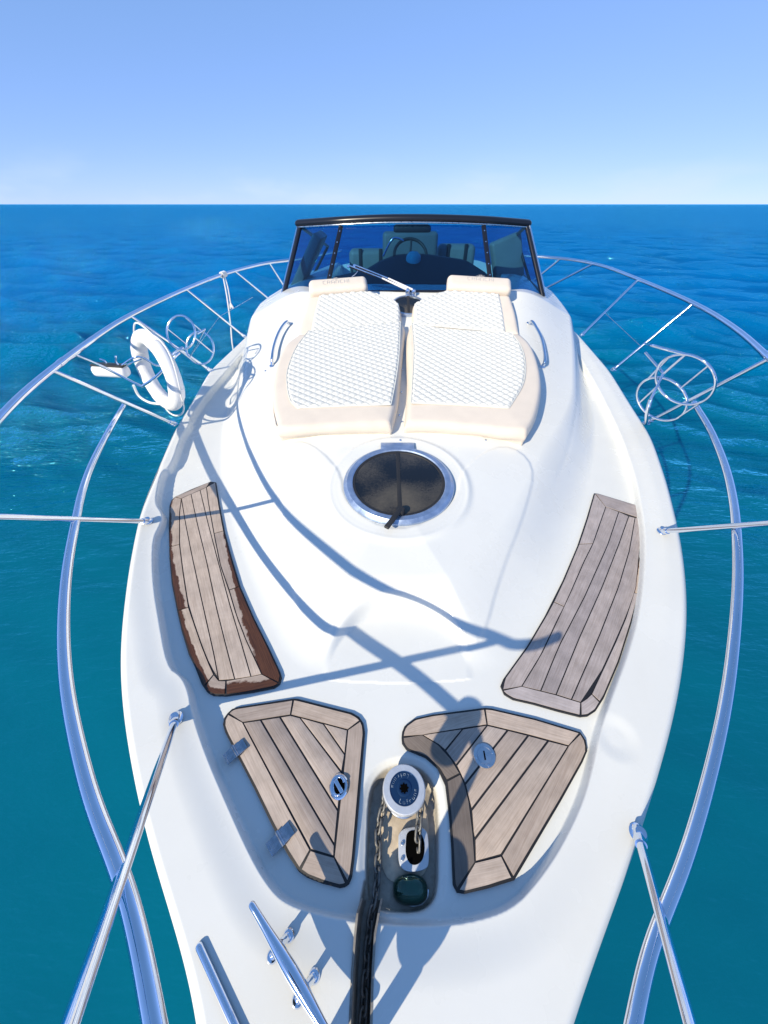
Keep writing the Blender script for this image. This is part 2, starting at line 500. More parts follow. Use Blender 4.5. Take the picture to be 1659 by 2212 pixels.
# teal near the boat, bluer farther out: sky reflection put into the body colour
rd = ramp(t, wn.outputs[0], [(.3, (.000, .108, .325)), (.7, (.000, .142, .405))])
dpa = N(t, 'ShaderNodeAttribute', attribute_name='far_blue')
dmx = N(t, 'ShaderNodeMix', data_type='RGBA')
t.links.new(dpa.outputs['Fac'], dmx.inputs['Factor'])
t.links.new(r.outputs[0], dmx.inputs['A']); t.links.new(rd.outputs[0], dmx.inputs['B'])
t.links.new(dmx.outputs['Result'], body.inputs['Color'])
mp = N(t, 'ShaderNodeMapping'); mp.inputs['Rotation'].default_value = (0, 0, R(-14)); mp.inputs['Scale'].default_value = (.38, 1.3, 1)
t.links.new(tc.outputs['Object'], mp.inputs[0])
mp2 = N(t, 'ShaderNodeMapping'); mp2.inputs['Rotation'].default_value = (0, 0, R(16)); mp2.inputs['Scale'].default_value = (.5, 1.3, 1)
t.links.new(tc.outputs['Object'], mp2.inputs[0])
a1 = noise(t, 1.9, 5, .58, mp.outputs[0])
a2 = noise(t, 5.2, 4, .6, mp2.outputs[0])
a3 = noise(t, .62, 4, .5, mp2.outputs[0])
def crest(n, k):          # sharp-crested ripples: 1 - |2n - 1|
    m1 = N(t, 'ShaderNodeMath', operation='SUBTRACT'); m1.inputs[1].default_value = .5
    m2_ = N(t, 'ShaderNodeMath', operation='ABSOLUTE')
    m3_ = N(t, 'ShaderNodeMath', operation='MULTIPLY'); m3_.inputs[1].default_value = -k
    t.links.new(n.outputs[0], m1.inputs[0]); t.links.new(m1.outputs[0], m2_.inputs[0]); t.links.new(m2_.outputs[0], m3_.inputs[0])
    return m3_.outputs[0]
def add2(p, q):
    m1 = N(t, 'ShaderNodeMath', operation='ADD')
    t.links.new(p, m1.inputs[0]); t.links.new(q, m1.inputs[1])
    return m1.outputs[0]
big = N(t, 'ShaderNodeMath', operation='MULTIPLY'); big.inputs[1].default_value = 4.0
t.links.new(a3.outputs[0], big.inputs[0])
s2_ = N(t, 'ShaderNodeMath', operation='ADD')
t.links.new(add2(crest(a1, 5.4), crest(a2, 1.5)), s2_.inputs[0]); t.links.new(big.outputs[0], s2_.inputs[1])
bp = N(t, 'ShaderNodeBump'); bp.inputs['Strength'].default_value = 1.0; bp.inputs['Distance'].default_value = .25
chp = N(t, 'ShaderNodeAttribute', attribute_name='chop')
hm = N(t, 'ShaderNodeMath', operation='MULTIPLY')
t.links.new(s2_.outputs[0], hm.inputs[0]); t.links.new(chp.outputs['Fac'], hm.inputs[1])
t.links.new(hm.outputs[0], bp.inputs['Height'])
skin = N(t, 'ShaderNodeBsdfGlossy'); skin.inputs['Roughness'].default_value = .05
skin.inputs[0].default_value = (.17, .80, 1.0, 1)
t.links.new(bp.outputs[0], skin.inputs['Normal'])
fr = N(t, 'ShaderNodeFresnel'); fr.inputs['IOR'].default_value = 1.95
t.links.new(bp.outputs[0], fr.inputs['Normal'])
mx = N(t, 'ShaderNodeMixShader')
t.links.new(fr.outputs[0], mx.inputs[0]); t.links.new(body.outputs[0], mx.inputs[1]); t.links.new(skin.outputs[0], mx.inputs[2])
t.links.new(mx.outputs[0], o.inputs['Surface'])

# ------------------------------------------------------------------ mesh helpers
WPOS = {}
def mesh_from(name, V, Fc, mat, smooth_=True, sharp=None):
    me = bpy.data.meshes.new(name)
    V = np.asarray(V, np.float32)
    if isinstance(Fc, np.ndarray):
        n, k = Fc.shape
        me.vertices.add(len(V)); me.vertices.foreach_set('co', V.ravel())
        me.loops.add(n * k); me.loops.foreach_set('vertex_index', Fc.astype(np.int32).ravel())
        me.polygons.add(n)
        me.polygons.foreach_set('loop_start', np.arange(0, n * k, k, dtype=np.int32))
        me.polygons.foreach_set('loop_total', np.full(n, k, np.int32))
        me.update(calc_edges=True)
    else:
        me.from_pydata([tuple(map(float, v)) for v in V], [], [tuple(int(i) for i in f) for f in Fc])
    if smooth_:
        me.polygons.foreach_set('use_smooth', np.ones(len(me.polygons), bool))
        if sharp is not None:
            me.set_sharp_from_angle(angle=R(sharp))
    for mm in (mat if isinstance(mat, (list, tuple)) else [mat]):
        me.materials.append(M[mm])
    return me
def put(name, me, parent=None, origin=None, **props):
    """me holds coordinates relative to the camera; they become local to an origin in the middle"""
    n = len(me.vertices)
    co = np.empty(n * 3, np.float32); me.vertices.foreach_get('co', co); co = co.reshape(-1, 3)
    co[:, 2] += CZ
    c = (co.min(0) + co.max(0)) / 2 if origin is None else np.array(origin, float) + (0, 0, CZ)
    co -= c.astype(np.float32)
    me.vertices.foreach_set('co', co.ravel())
    me.update()
    ob = bpy.data.objects.new(name, me)
    COL.objects.link(ob)
    pw_ = WPOS[parent] if parent is not None else np.zeros(3)
    ob.parent = parent
    ob.location = c - pw_
    WPOS[ob] = c
    for k, v in props.items():
        ob[k] = v
    return ob
def empty(name, at, parent=None, **props):
    ob = bpy.data.objects.new(name, None)
    ob.empty_display_size = .1
    COL.objects.link(ob)
    c = np.array(at, float) + (0, 0, CZ)
    ob.parent = parent
    ob.location = c - (WPOS[parent] if parent is not None else 0)
    WPOS[ob] = c
    for k, v in props.items():
        ob[k] = v
    return ob
def clone(ob, name, shift, parent):         # copy of a part that shares its mesh
    c = ob.copy()
    c.name = name
    COL.objects.link(c)
    c.parent = parent
    wp = WPOS[ob] + np.array(shift)
    c.location = wp - WPOS[parent]
    WPOS[c] = wp
    return c
def spline(pts, n=8):
    p = np.asarray(pts, float)
    if len(p) < 3: return p
    q = np.vstack([2 * p[0] - p[1], p, 2 * p[-1] - p[-2]])
    out = []
    for i in range(1, len(q) - 2):
        a, b_, c, d = q[i - 1:i + 3]
        for k in range(n):
            t_ = k / n
            out.append(.5 * (2 * b_ + (c - a) * t_ + (2 * a - 5 * b_ + 4 * c - d) * t_ ** 2 + (3 * b_ - 3 * c + d - a) * t_ ** 3))
    out.append(q[-2])
    return np.array(out)
def tube_vf(pts, rad, seg=12, closed=False, flat=1.0, base=0, round_end=False):
    p = np.asarray(pts, float)
    n = len(p)
    rad = np.full(n, rad) if np.isscalar(rad) else np.asarray(rad, float)
    if round_end and not closed:
        # half-ball ends
        t0 = (p[0] - p[1]) / np.linalg.norm(p[0] - p[1]); t1 = (p[-1] - p[-2]) / np.linalg.norm(p[-1] - p[-2])
        A = [p[0] + t0 * rad[0] * math.sin(a) for a in (1.35, .9, .45)]
        B = [p[-1] + t1 * rad[-1] * math.sin(a) for a in (.45, .9, 1.35)]
        ra = [rad[0] * math.cos(a) for a in (1.35, .9, .45)]
        rb = [rad[-1] * math.cos(a) for a in (.45, .9, 1.35)]
        p = np.vstack([A, p, B]); rad = np.concatenate([ra, rad, rb]); n = len(p)
    tg = np.gradient(p, axis=0) if not closed else np.roll(p, -1, 0) - np.roll(p, 1, 0)
    tg /= np.linalg.norm(tg, axis=1)[:, None] + 1e-12
    u = np.cross(tg[0], (0, 0, 1.0))
    if np.linalg.norm(u) < 1e-3: u = np.cross(tg[0], (1.0, 0, 0))
    u /= np.linalg.norm(u)
    V = []
    ang = np.linspace(0, 2 * math.pi, seg, endpoint=False)
    for i in range(n):
        u = u - tg[i] * (u @ tg[i]); u /= np.linalg.norm(u)
        v = np.cross(tg[i], u)
        V.append(p[i] + rad[i] * (np.cos(ang)[:, None] * u + flat * np.sin(ang)[:, None] * v))
    V = np.vstack(V)
    Fc = []
    for i in range(n if closed else n - 1):
        j = (i + 1) % n
        for k in range(seg):
            l = (k + 1) % seg
            Fc.append((base + i * seg + k, base + j * seg + k, base + j * seg + l, base + i * seg + l)[::-1])
    if not closed:
        Fc.append(tuple(base + k for k in range(seg)))
        Fc.append(tuple(base + (n - 1) * seg + k for k in range(seg))[::-1])
    return V, Fc
def tube(name, pts, rad, mat, parent, seg=12, closed=False, flat=1.0, round_end=False, **props):
    V, Fc = tube_vf(pts, rad, seg, closed, flat, 0, round_end)
    return put(name, mesh_from(name, V, Fc, mat, True, 50), parent, **props)
def frame_of(nrm):
    n = np.asarray(nrm, float); n /= np.linalg.norm(n)
    u = np.cross((0, 1.0, 0), n)
    if np.linalg.norm(u) < 1e-3: u = np.array([1.0, 0, 0])
    u /= np.linalg.norm(u)
    return u, np.cross(n, u), n
def lathe_vf(c, nrm, prof, seg=48, base=0, sx=1.0, sy=1.0):
    u, v, n = frame_of(nrm)
    a = np.linspace(0, 2 * math.pi, seg, endpoint=False)
    V = [np.asarray(c) + r_ * (sx * np.cos(a)[:, None] * u + sy * np.sin(a)[:, None] * v) + h * n for r_, h in prof]
    Fc = []
    for i in range(len(prof) - 1):
        for k in range(seg):
            l = (k + 1) % seg
            Fc.append((base + i * seg + k, base + i * seg + l, base + (i + 1) * seg + l, base + (i + 1) * seg + k))
    if prof[0][0] > 1e-4: Fc.append(tuple(base + k for k in range(seg))[::-1])
    if prof[-1][0] > 1e-4: Fc.append(tuple(base + (len(prof) - 1) * seg + k for k in range(seg)))
    return np.vstack(V), Fc
def lathe(name, c, nrm, prof, mat, parent, seg=48, sharp=35, sx=1.0, sy=1.0, **props):
    V, Fc = lathe_vf(c, nrm, prof, seg, 0, sx, sy)
    return put(name, mesh_from(name, V, Fc, mat, True, sharp), parent, **props)
def bm_put(name, bm, mat, parent, sharp=35, **props):
    bmesh.ops.recalc_face_normals(bm, faces=bm.faces)
    me = bpy.data.meshes.new(name)
    bm.to_mesh(me); bm.free()
    me.polygons.foreach_set('use_smooth', np.ones(len(me.polygons), bool))
    me.set_sharp_from_angle(angle=R(sharp))
    me.materials.append(M[mat])
    return put(name, me, parent, **props)
def rbox_bm(c, axes, half, r=.01, seg=3):
    bm = bmesh.new()
    bmesh.ops.create_cube(bm, size=2.0)
    for v in bm.verts:
        v.co = Vector((v.co.x * half[0], v.co.y * half[1], v.co.z * half[2]))
    if r > 0:
        bmesh.ops.bevel(bm, geom=bm.edges[:], offset=r, segments=seg, profile=.5, affect='EDGES')
    A = np.array(axes, float)
    for v in bm.verts:
        q = np.asarray(c) + A[0] * v.co.x + A[1] * v.co.y + A[2] * v.co.z
        v.co = Vector(q)
    return bm
def rbox(name, c, axes, half, mat, parent, r=.01, seg=3, **props):
    return bm_put(name, rbox_bm(c, axes, half, r, seg), mat, parent, **props)
XYZ = ((1, 0, 0), (0, 1, 0), (0, 0, 1))
def prism_bm(pts, up, h, bev=0.0, down=0.0):
    """polygon (3-D points) raised by h along up"""
    pts = np.asarray(pts, float); up = np.asarray(up, float)
    bm = bmesh.new()
    lo = [bm.verts.new(p - up * down) for p in pts]
    hi = [bm.verts.new(p + up * h) for p in pts]
    top = bm.faces.new(hi)
    bm.faces.new(lo[::-1])
    n = len(pts)
    for i in range(n):
        bm.faces.new((lo[i], lo[(i + 1) % n], hi[(i + 1) % n], hi[i]))
    bmesh.ops.recalc_face_normals(bm, faces=bm.faces)
    if bev > 0:
        bmesh.ops.bevel(bm, geom=list(top.edges), offset=bev, segments=2, profile=.5, affect='EDGES')
    return bm
def poly_offset(P, d):
    """shrink a 2-D polygon by d"""
    P = np.asarray(P, float)
    A = .5 * np.sum(P[:, 0] * np.roll(P[:, 1], -1) - np.roll(P[:, 0], -1) * P[:, 1])
    if A < 0: P = P[::-1]
    out = []
    n = len(P)
    for i in range(n):
        a, b_, c = P[i - 1], P[i], P[(i + 1) % n]
        e1 = b_ - a; e2 = c - b_
        e1 = e1 / (np.linalg.norm(e1) + 1e-12); e2 = e2 / (np.linalg.norm(e2) + 1e-12)
        n1 = np.array([-e1[1], e1[0]]); n2 = np.array([-e2[1], e2[0]])
        m_ = n1 + n2
        k = 1 + n1 @ n2
        out.append(b_ + m_ * d / max(k, .35))
    return np.array(out)
def resample(P, n):
    P = np.asarray(P, float)
    s = np.concatenate([[0], np.cumsum(np.linalg.norm(np.diff(P, axis=0), axis=1))])
    q = np.linspace(0, s[-1], n)
    return np.stack([np.interp(q, s, P[:, k]) for k in range(P.shape[1])], 1)

# ------------------------------------------------------------------ sea
def build_sea():
    nr, na = 760, 840
    rr = np.concatenate([[.0], np.geomspace(.8, 30000, nr - 1)])
    aa_ = np.linspace(0, 2 * math.pi, na, endpoint=False)
    # finer angular steps straight ahead
    aa_ = aa_ + .55 * np.sin(aa_ * 1.0) * 1.0
    th = aa_ + math.pi
    th = math.pi / 2 + (th - math.pi * 1)
    Rg, Tg = np.meshgrid(rr, aa_, indexing='ij')
    # aa_ = 0..2pi; density highest near pi -> point that at +Y
    X = Rg * np.sin(Tg - math.pi); Y = 1.0 + Rg * np.cos(Tg - math.pi)
    step = np.maximum(Rg * .0145, Rg * 2 * math.pi / na * .7)
    Z = np.zeros_like(X); DX = np.zeros_like(X); DY = np.zeros_like(X)
    g2 = np.random.default_rng(5)
    for i in range(90):
        lam = .35 * (5.0 / .35) ** g2.random()
        k = 2 * math.pi / lam
        th_ = R(68) + g2.normal(0, .42)
        amp = .0118 * lam ** .62
        fade = smooth((lam / (step + 1e-6) - 2.5) / 3.0)
        ph = k * (X * math.cos(th_) + Y * math.sin(th_)) + g2.random() * 6.28
        A = amp * fade
        Z += A * np.cos(ph)
        s = A * .75 * np.sin(ph)
        DX -= s * math.cos(th_); DY -= s * math.sin(th_)
    calm = smooth((np.hypot(X - .1, Y - 1.8) - 3.2) / 10.0) * .94 + .06      # lee of the hull
    Z *= calm
    V = np.stack([X + DX * calm, Y + DY * calm, Z - CZ], -1).reshape(-1, 3)
    i = np.arange(nr - 1)[:, None]; j = np.arange(na)[None, :]
    jn = (j + 1) % na
    Fq = np.stack([i * na + j + 0 * i, i * na + jn + 0 * i, (i + 1) * na + jn, (i + 1) * na + j], -1).reshape(-1, 4)
    me = mesh_from('sea', V, Fq, 'sea')
    at = me.attributes.new('chop', 'FLOAT', 'POINT')
    at.data.foreach_set('value', calm.astype(np.float32).ravel())
    at = me.attributes.new('far_blue', 'FLOAT', 'POINT')
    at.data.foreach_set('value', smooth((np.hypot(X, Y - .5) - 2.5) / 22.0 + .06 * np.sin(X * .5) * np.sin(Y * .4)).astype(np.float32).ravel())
    ob = put('sea', me, None, origin=(0, 0, -CZ))
    ob['kind'] = 'structure'
build_sea()

# ------------------------------------------------------------------ the yacht: hull and deck
yacht = empty('motor_yacht', (.1, 2.0, -CZ), label='white motor yacht seen from its bow, foredeck and windscreen facing the camera', category='yacht')
def build_deck():
    Yr = np.concatenate([np.arange(YT, .95, .0042), np.arange(.95, 2.6, .0085), np.arange(2.6, 5.0, .016), np.arange(5.0, 8.01, .06)])
    s = np.linspace(0, 1, 561)
    l = WL(Yr); r_ = WR(Yr)
    X = l[:, None] + (r_ - l)[:, None] * s[None, :]
    Y = np.repeat(Yr[:, None], len(s), 1)
    Z = height(X, Y)
    V = np.stack([X, Y, Z], -1).reshape(-1, 3)
    n, m = len(Yr), len(s)
    i = np.arange(n - 1)[:, None]; j = np.arange(m - 1)[None, :]
    Fq = np.stack([i * m + j, i * m + j + 1, (i + 1) * m + j + 1, (i + 1) * m + j], -1).reshape(-1, 4)
    me = mesh_from('deck', V, Fq, 'gel')
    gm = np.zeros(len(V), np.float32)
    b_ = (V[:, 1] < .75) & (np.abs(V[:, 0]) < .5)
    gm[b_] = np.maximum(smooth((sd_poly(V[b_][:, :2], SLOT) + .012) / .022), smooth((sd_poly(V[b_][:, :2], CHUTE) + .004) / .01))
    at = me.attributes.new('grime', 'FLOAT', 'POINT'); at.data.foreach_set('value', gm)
    put('deck', me, yacht)
    # topsides
    prof = [(1.0, .0), (1.0, -.022), (1.006, -.03), (1.012, -.045), (1.012, -.085), (1.0, -.10), (.97, -.35), (.9, -.8), (.80, -1.3), (.72, -1.75)]
    Ys = np.concatenate([np.linspace(YT, 0, 40), np.linspace(.05, 8.0, 110)])
    rows = []
    for Yv in Ys:
        a, b_ = float(WL(Yv)), float(WR(Yv)); c = (a + b_) / 2; h = (b_ - a) / 2
        row = []
        for side in (-1, 1):
            pr = prof if side < 0 else prof[::-1]
            for k, dz in pr:
                row.append((c + side * h * k * 1.0 if True else 0, Yv + max(0, -dz) * .35 * max(0, 1 - (Yv - YT) / 3), float(zg(Yv)) - .022 + dz))
        rows.append(row)
    V = np.array(rows); n, m = V.shape[:2]
    V = V.reshape(-1, 3)
    Fc = [(i * m + j, (i + 1) * m + j, (i + 1) * m + j + 1, i * m + j + 1) for i in range(n - 1) for j in range(m - 1)]
    Fc.append(tuple(range(m))); Fc.append(tuple((n - 1) * m + k for k in range(m))[::-1])
    put('hull', mesh_from('hull', V, Fc, 'gel', True, 40), yacht)
build_deck()

# ------------------------------------------------------------------ teak panels
def inplane(pts, a):
    return np.array([on_plane(p, a, GB) for p in pts])
UPD = np.array([0, -GB, 1.0]) / math.hypot(1, GB)
def plank(pts, a, parent, h=.006, gap=.0032, mat='teak', grain=None, thick=.006):
    q = inplane(pts, a)
    P = poly_offset(q[:, :2], gap)
    q3 = np.stack([P[:, 0], P[:, 1], a + GB * P[:, 1]], 1)
    ob_bm = prism_bm(q3, UPD, h, .0012)
    bmesh.ops.triangulate(ob_bm, faces=[f for f in ob_bm.faces if len(f.verts) > 4])
    o = bm_put('plank', ob_bm, mat, parent, 40)
    add_grain(o, grain if grain is not None else longest(P))
    return o
def longest(P):
    P = np.asarray(P); c = P - P.mean(0)
    e = np.roll(P, -1, 0) - P
    e = e[np.argmax((e ** 2).sum(1))]
    return e / np.linalg.norm(e)
def add_grain(o, d):
    me = o.data
    n = len(me.vertices)
    co = np.empty(n * 3, np.float32); me.vertices.foreach_get('co', co); co = co.reshape(-1, 3)
    d = np.asarray(d, float)
    al = co[:, 0] * d[0] + co[:, 1] * d[1]; ac = -co[:, 0] * d[1] + co[:, 1] * d[0]
    at = me.attributes.new('grain', 'FLOAT_VECTOR', 'POINT')
    at.data.foreach_set('vector', np.stack([ac, al, co[:, 2]], 1).astype(np.float32).ravel())
def strip_plank(outer, inner, a, parent, vout=(0, 0), vin=(-1, -1), h=.006, gap=.0032, mat='teakv', nu=22, nv=7):
    """curved frame plank between two edges; vout / vin: varnish left along the outer and inner edge (start, end)"""
    qo = resample(inplane(outer, a)[:, :2], nu); qi = resample(inplane(inner, a)[:, :2], nu)
    # close the joints by a seam's width
    def shrink(A_, B_):
        for q in (A_, B_):
            d0 = q[1] - q[0]; d1 = q[-2] - q[-1]
            L = np.linalg.norm(np.diff(q, axis=0), axis=1).sum()
            k = min(gap / max(L, 1e-6), .2)
        s_ = np.linspace(k, 1 - k, nu)
        f = lambda q: np.stack([np.interp(s_, np.linspace(0, 1, nu), q[:, j]) for j in (0, 1)], 1)
        return f(A_), f(B_)
    qo, qi = shrink(qo, qi)
    wv = qi - qo
    wl_ = np.linalg.norm(wv, axis=1)[:, None] + 1e-9
    qo = qo + wv / wl_ * gap; qi = qi - wv / wl_ * gap
    tt = np.linspace(0, 1, nv)
    G = qo[:, None] * (1 - tt)[None, :, None] + qi[:, None] * tt[None, :, None]
    top = np.concatenate([G, (a + GB * G[..., 1:2])], -1) + UPD * h
    edge = np.zeros((nu, nv), bool); edge[0] = edge[-1] = True; edge[:, 0] = edge[:, -1] = True
    bm = bmesh.new()
    tv = [[bm.verts.new(top[i, j]) for j in range(nv)] for i in range(nu)]
    for i in range(nu - 1):
        for j in range(nv - 1):
            bm.faces.new((tv[i][j], tv[i][j + 1], tv[i + 1][j + 1], tv[i + 1][j]))
    ring = [(i, 0) for i in range(nu)] + [(nu - 1, j) for j in range(1, nv)] + [(i, nv - 1) for i in range(nu - 2, -1, -1)] + [(0, j) for j in range(nv - 2, 0, -1)]
    lowv = [bm.verts.new(top[i, j] - UPD * (h + .001)) for i, j in ring]
    for k in range(len(ring)):
        l = (k + 1) % len(ring)
        bm.faces.new((tv[ring[k][0]][ring[k][1]], tv[ring[l][0]][ring[l][1]], lowv[l], lowv[k]))
    o = bm_put('plank', bm, mat, parent, 40)
    d = qo[-1] - qo[0]; add_grain(o, d / np.linalg.norm(d))
    me = o.data
    va = np.zeros(len(me.vertices), np.float32)
    ss = np.linspace(0, 1, nu)
    for i in range(nu):
        vo = vout[0] + (vout[1] - vout[0]) * ss[i]; vi = vin[0] + (vin[1] - vin[0]) * ss[i]
        for j in range(nv):
            va[i * nv + j] = vo + (vi - vo) * tt[j]
    for k, (i, j) in enumerate(ring):
        va[nu * nv + k] = va[i * nv + j]
    at = me.attributes.new('varnish', 'FLOAT', 'POINT')
    at.data.foreach_set('value', va)
    return o
def bed(pts, a, parent, name='caulking', grow=-.004, lift=.0025, mat='caulk'):
    P = poly_offset(inplane(pts, a)[:, :2], grow)
    q3 = np.stack([P[:, 0], P[:, 1], a + GB * P[:, 1]], 1)
    return bm_put(name, prism_bm(q3, UPD, lift, .001, .01), mat, parent, 40)
def between(A_, B_):
    return list(A_) + list(B_)[::-1]

# --- left step panel
TA = SA + .008
lp = empty('step_panel', inplane(ZP([(1240, 800)]), TA)[0], yacht, label='weathered teak step panel with brown varnish left along its edges')
OUT = [(1165,178),(1192,182),(1210,300),(1238,450),(1270,570),(1325,757),(1400,930),(1480,1090),(1545,1230),(1553,1260),(1543,1292),(1515,1312),(1400,1335),(1250,1355),(1180,1352),(1150,1335),(1120,1290),(1085,1200),(1050,1130),(1010,1000),(985,890),(955,740),(942,600),(938,440),(942,310),(952,280),(970,262),(1060,220)]
bed(ZP(OUT), TA, lp)
LI = [(1005,272),(995,350),(995,525),(1015,680),(1042,850),(1075,960),(1120,1090),(1160,1190),(1212,1277)]
S1 = [(1005,272),(1030,420),(1062,580),(1110,800),(1155,1000),(1185,1130),(1212,1277)]
S2 = [(1058,247),(1095,420),(1140,600),(1200,880),(1250,1080),(1300,1270)]
S3 = [(1108,226),(1150,400),(1200,590),(1270,850),(1330,1050),(1390,1256)]
RI = [(1143,210),(1155,300),(1185,465),(1220,640),(1268,778),(1310,920),(1360,1050),(1450,1243)]
for A_, B_ in ((LI, S1), (S1, S2), (S2, S3), (S3, RI)):
    strip_plank(ZP(A_), ZP(B_), TA, lp, (-1, -1), (-1, -1) if B_ is not RI else (-1, .25), gap=.0026, nu=24, nv=5)
strip_plank(ZP([(970,262),(1165,178)]), ZP([(1005,272),(1143,210)]), TA, lp, (-1, -1))
for o_, i_, vo, vi in (
        ([(970,262),(952,280),(942,310),(938,440),(938,540)], [(1005,272),(995,350),(995,525)], (.5, .95), (-.9, -.6)),
        ([(938,540),(942,600),(955,740),(985,892)], [(995,525),(1015,680),(1045,872)], (.75, 1.3), (-.6, .35)),
        ([(985,892),(1010,1000),(1050,1130),(1085,1200),(1132,1310)], [(1045,872),(1075,960),(1120,1090),(1160,1190),(1185,1243)], (1.1, 1.3), (-.6, -.6)),
        ([(1192,182),(1210,300),(1238,450)], [(1143,210),(1155,300),(1185,465)], (-.6, -.2), (-1, -1)),
        ([(1238,450),(1270,570),(1325,757)], [(1185,465),(1220,640),(1268,778)], (.45, 1.3), (-.9, -.7)),
        ([(1325,757),(1400,930),(1480,1090),(1545,1230),(1553,1260),(1545,1290)], [(1268,778),(1310,920),(1360,1050),(1450,1243)], (1.4, 1.5), (-.2, .7))):
    strip_plank(ZP(o_), ZP(i_), TA, lp, vo, vi)
strip_plank(ZP([(1250,1355),(1400,1335),(1515,1312),(1545,1290)]), ZP([(1252,1278),(1450,1243)]), TA, lp, (1.2, 1.1), (.4, .1))
strip_plank(ZP([(1132,1310),(1150,1335),(1180,1352),(1250,1355)]), ZP([(1185,1243),(1212,1277),(1252,1278)]), TA, lp, (1.0, 1.0), (-.6, -.4))

# --- right step panel
rp = empty('step_panel', inplane(ZQ([(640, 900)]), TA)[0], yacht, label='silver grey teak step panel worn along its outboard edge')
OUT = [(700,243),(720,245),(960,318),(983,345),(987,480),(975,620),(940,800),(900,950),(830,1170),(745,1370),(700,1440),(660,1466),(620,1470),(500,1440),(360,1400),(250,1375),(205,1348),(186,1305),(200,1270),(330,1090),(430,920),(530,720),(610,530),(660,380)]
bed(ZQ(OUT), TA, rp)
L_ = [(760,318),(690,520),(640,620),(570,780),(500,930),(400,1140),(295,1310)]
s1 = [(832,345),(770,530),(640,820),(500,1090),(400,1335)]
s2 = [(887,370),(830,530),(740,760),(610,1050),(485,1355)]
s3 = [(922,378),(890,560),(830,760),(720,1040),(570,1382)]
R_ = [(942,378),(955,470),(925,780),(870,930),(815,1060),(755,1190),(680,1350)]
R_b = [(942,378),(955,470),(925,780),(870,930),(800,1090),(740,1220),(622,1398)]
for A_, B_ in ((L_, s1), (s1, s2), (s2, s3), (s3, R_b)):
    strip_plank(ZQ(A_), ZQ(B_), TA, rp, (-1, -1), (-1, -1), gap=.0026, nu=22, nv=5, mat='teakg')
for o_, i_ in (
        ([(700,243),(660,380),(612,525)], [(760,318),(690,520)]),
        ([(612,525),(530,720),(472,842)], [(690,520),(640,620),(532,870)]),
        ([(472,842),(430,920),(330,1090),(200,1270),(190,1330)], [(532,870),(500,930),(400,1140),(295,1310)]),
        ([(190,1330),(205,1348),(250,1375),(360,1400),(500,1440),(620,1470)], [(295,1310),(480,1355),(622,1398)]),
        ([(620,1470),(660,1466),(700,1440),(728,1395)], [(622,1398),(655,1375),(680,1350)]),
        ([(728,1395),(745,1370),(830,1170),(900,950),(940,800)], [(680,1350),(755,1190),(815,1060),(870,930),(915,790)]),
        ([(940,800),(975,620),(987,480),(983,345)], [(915,790),(950,560),(957,470),(942,378)]),
        ([(700,243),(720,245),(960,318),(983,345)], [(760,318),(942,378)])):
    worn = o_[-1] == (983, 345) and o_[0] == (940, 800)
    strip_plank(ZQ(o_), ZQ(i_), TA, rp, (-1, -1), (.75, .35) if worn else (-1, -1), mat='teakv' if worn else 'teakg')

# --- left locker lid
ll = empty('locker_lid', inplane(ZH([(750, 900)]), TA)[0], yacht, label='teak locker lid with chrome hinges and a ring latch')
OUT = [(165,215),(200,182),(240,168),(740,90),(770,92),(1250,215),(1310,250),(1345,300),(1358,380),(1330,700),(1300,1050),(1260,1500),(1240,1650),(1220,1700),(1190,1722),(1150,1730),(1000,1690),(870,1640),(800,1590),(700,1440),(560,1180),(400,850),(270,600),(150,370),(130,300),(140,250)]
bed(ZH(OUT), TA, ll, grow=-.006)
fi = [(290,290),(715,225),(1220,355),(1100,1480),(890,1415)]
for o_, i_ in (
        ([(165,215),(200,182),(240,168),(740,90)], [(290,290),(715,225)]),
        ([(740,90),(770,92),(1250,215),(1310,250),(1330,275)], [(715,225),(1220,355)]),
        ([(1330,275),(1350,310),(1358,380),(1330,700),(1300,1050),(1260,1500),(1240,1650),(1215,1705)], [(1220,355),(1160,900),(1100,1480)]),
        ([(1215,1705),(1190,1722),(1150,1730),(1000,1690),(870,1640),(795,1587)], [(1100,1480),(890,1415)]),
        ([(795,1587),(700,1440),(560,1180),(400,850),(270,600),(150,370),(130,300),(140,250),(165,215)], [(890,1415),(600,870),(290,290)])):
    strip_plank(ZH(o_), ZH(i_), TA, ll, (-1, -1), (-1, -1), mat='teak', nu=30)
g0 = inplane(ZH([(450, 270), (1105, 1375)]), TA); gd = (g0[1] - g0[0])[:2]; gd /= np.linalg.norm(gd)
for poly in ([(290,290),(450,267),(1105,1375),(1100,1480),(890,1415)], [(450,267),(620,241),(1135,1070),(1105,1375)],
             [(620,241),(715,225),(800,247),(1168,735),(1135,1070)], [(800,247),(1005,300),(1195,575),(1168,735)], [(1005,300),(1220,355),(1195,575)]):
    plank(ZH(poly), TA, ll, grain=gd)

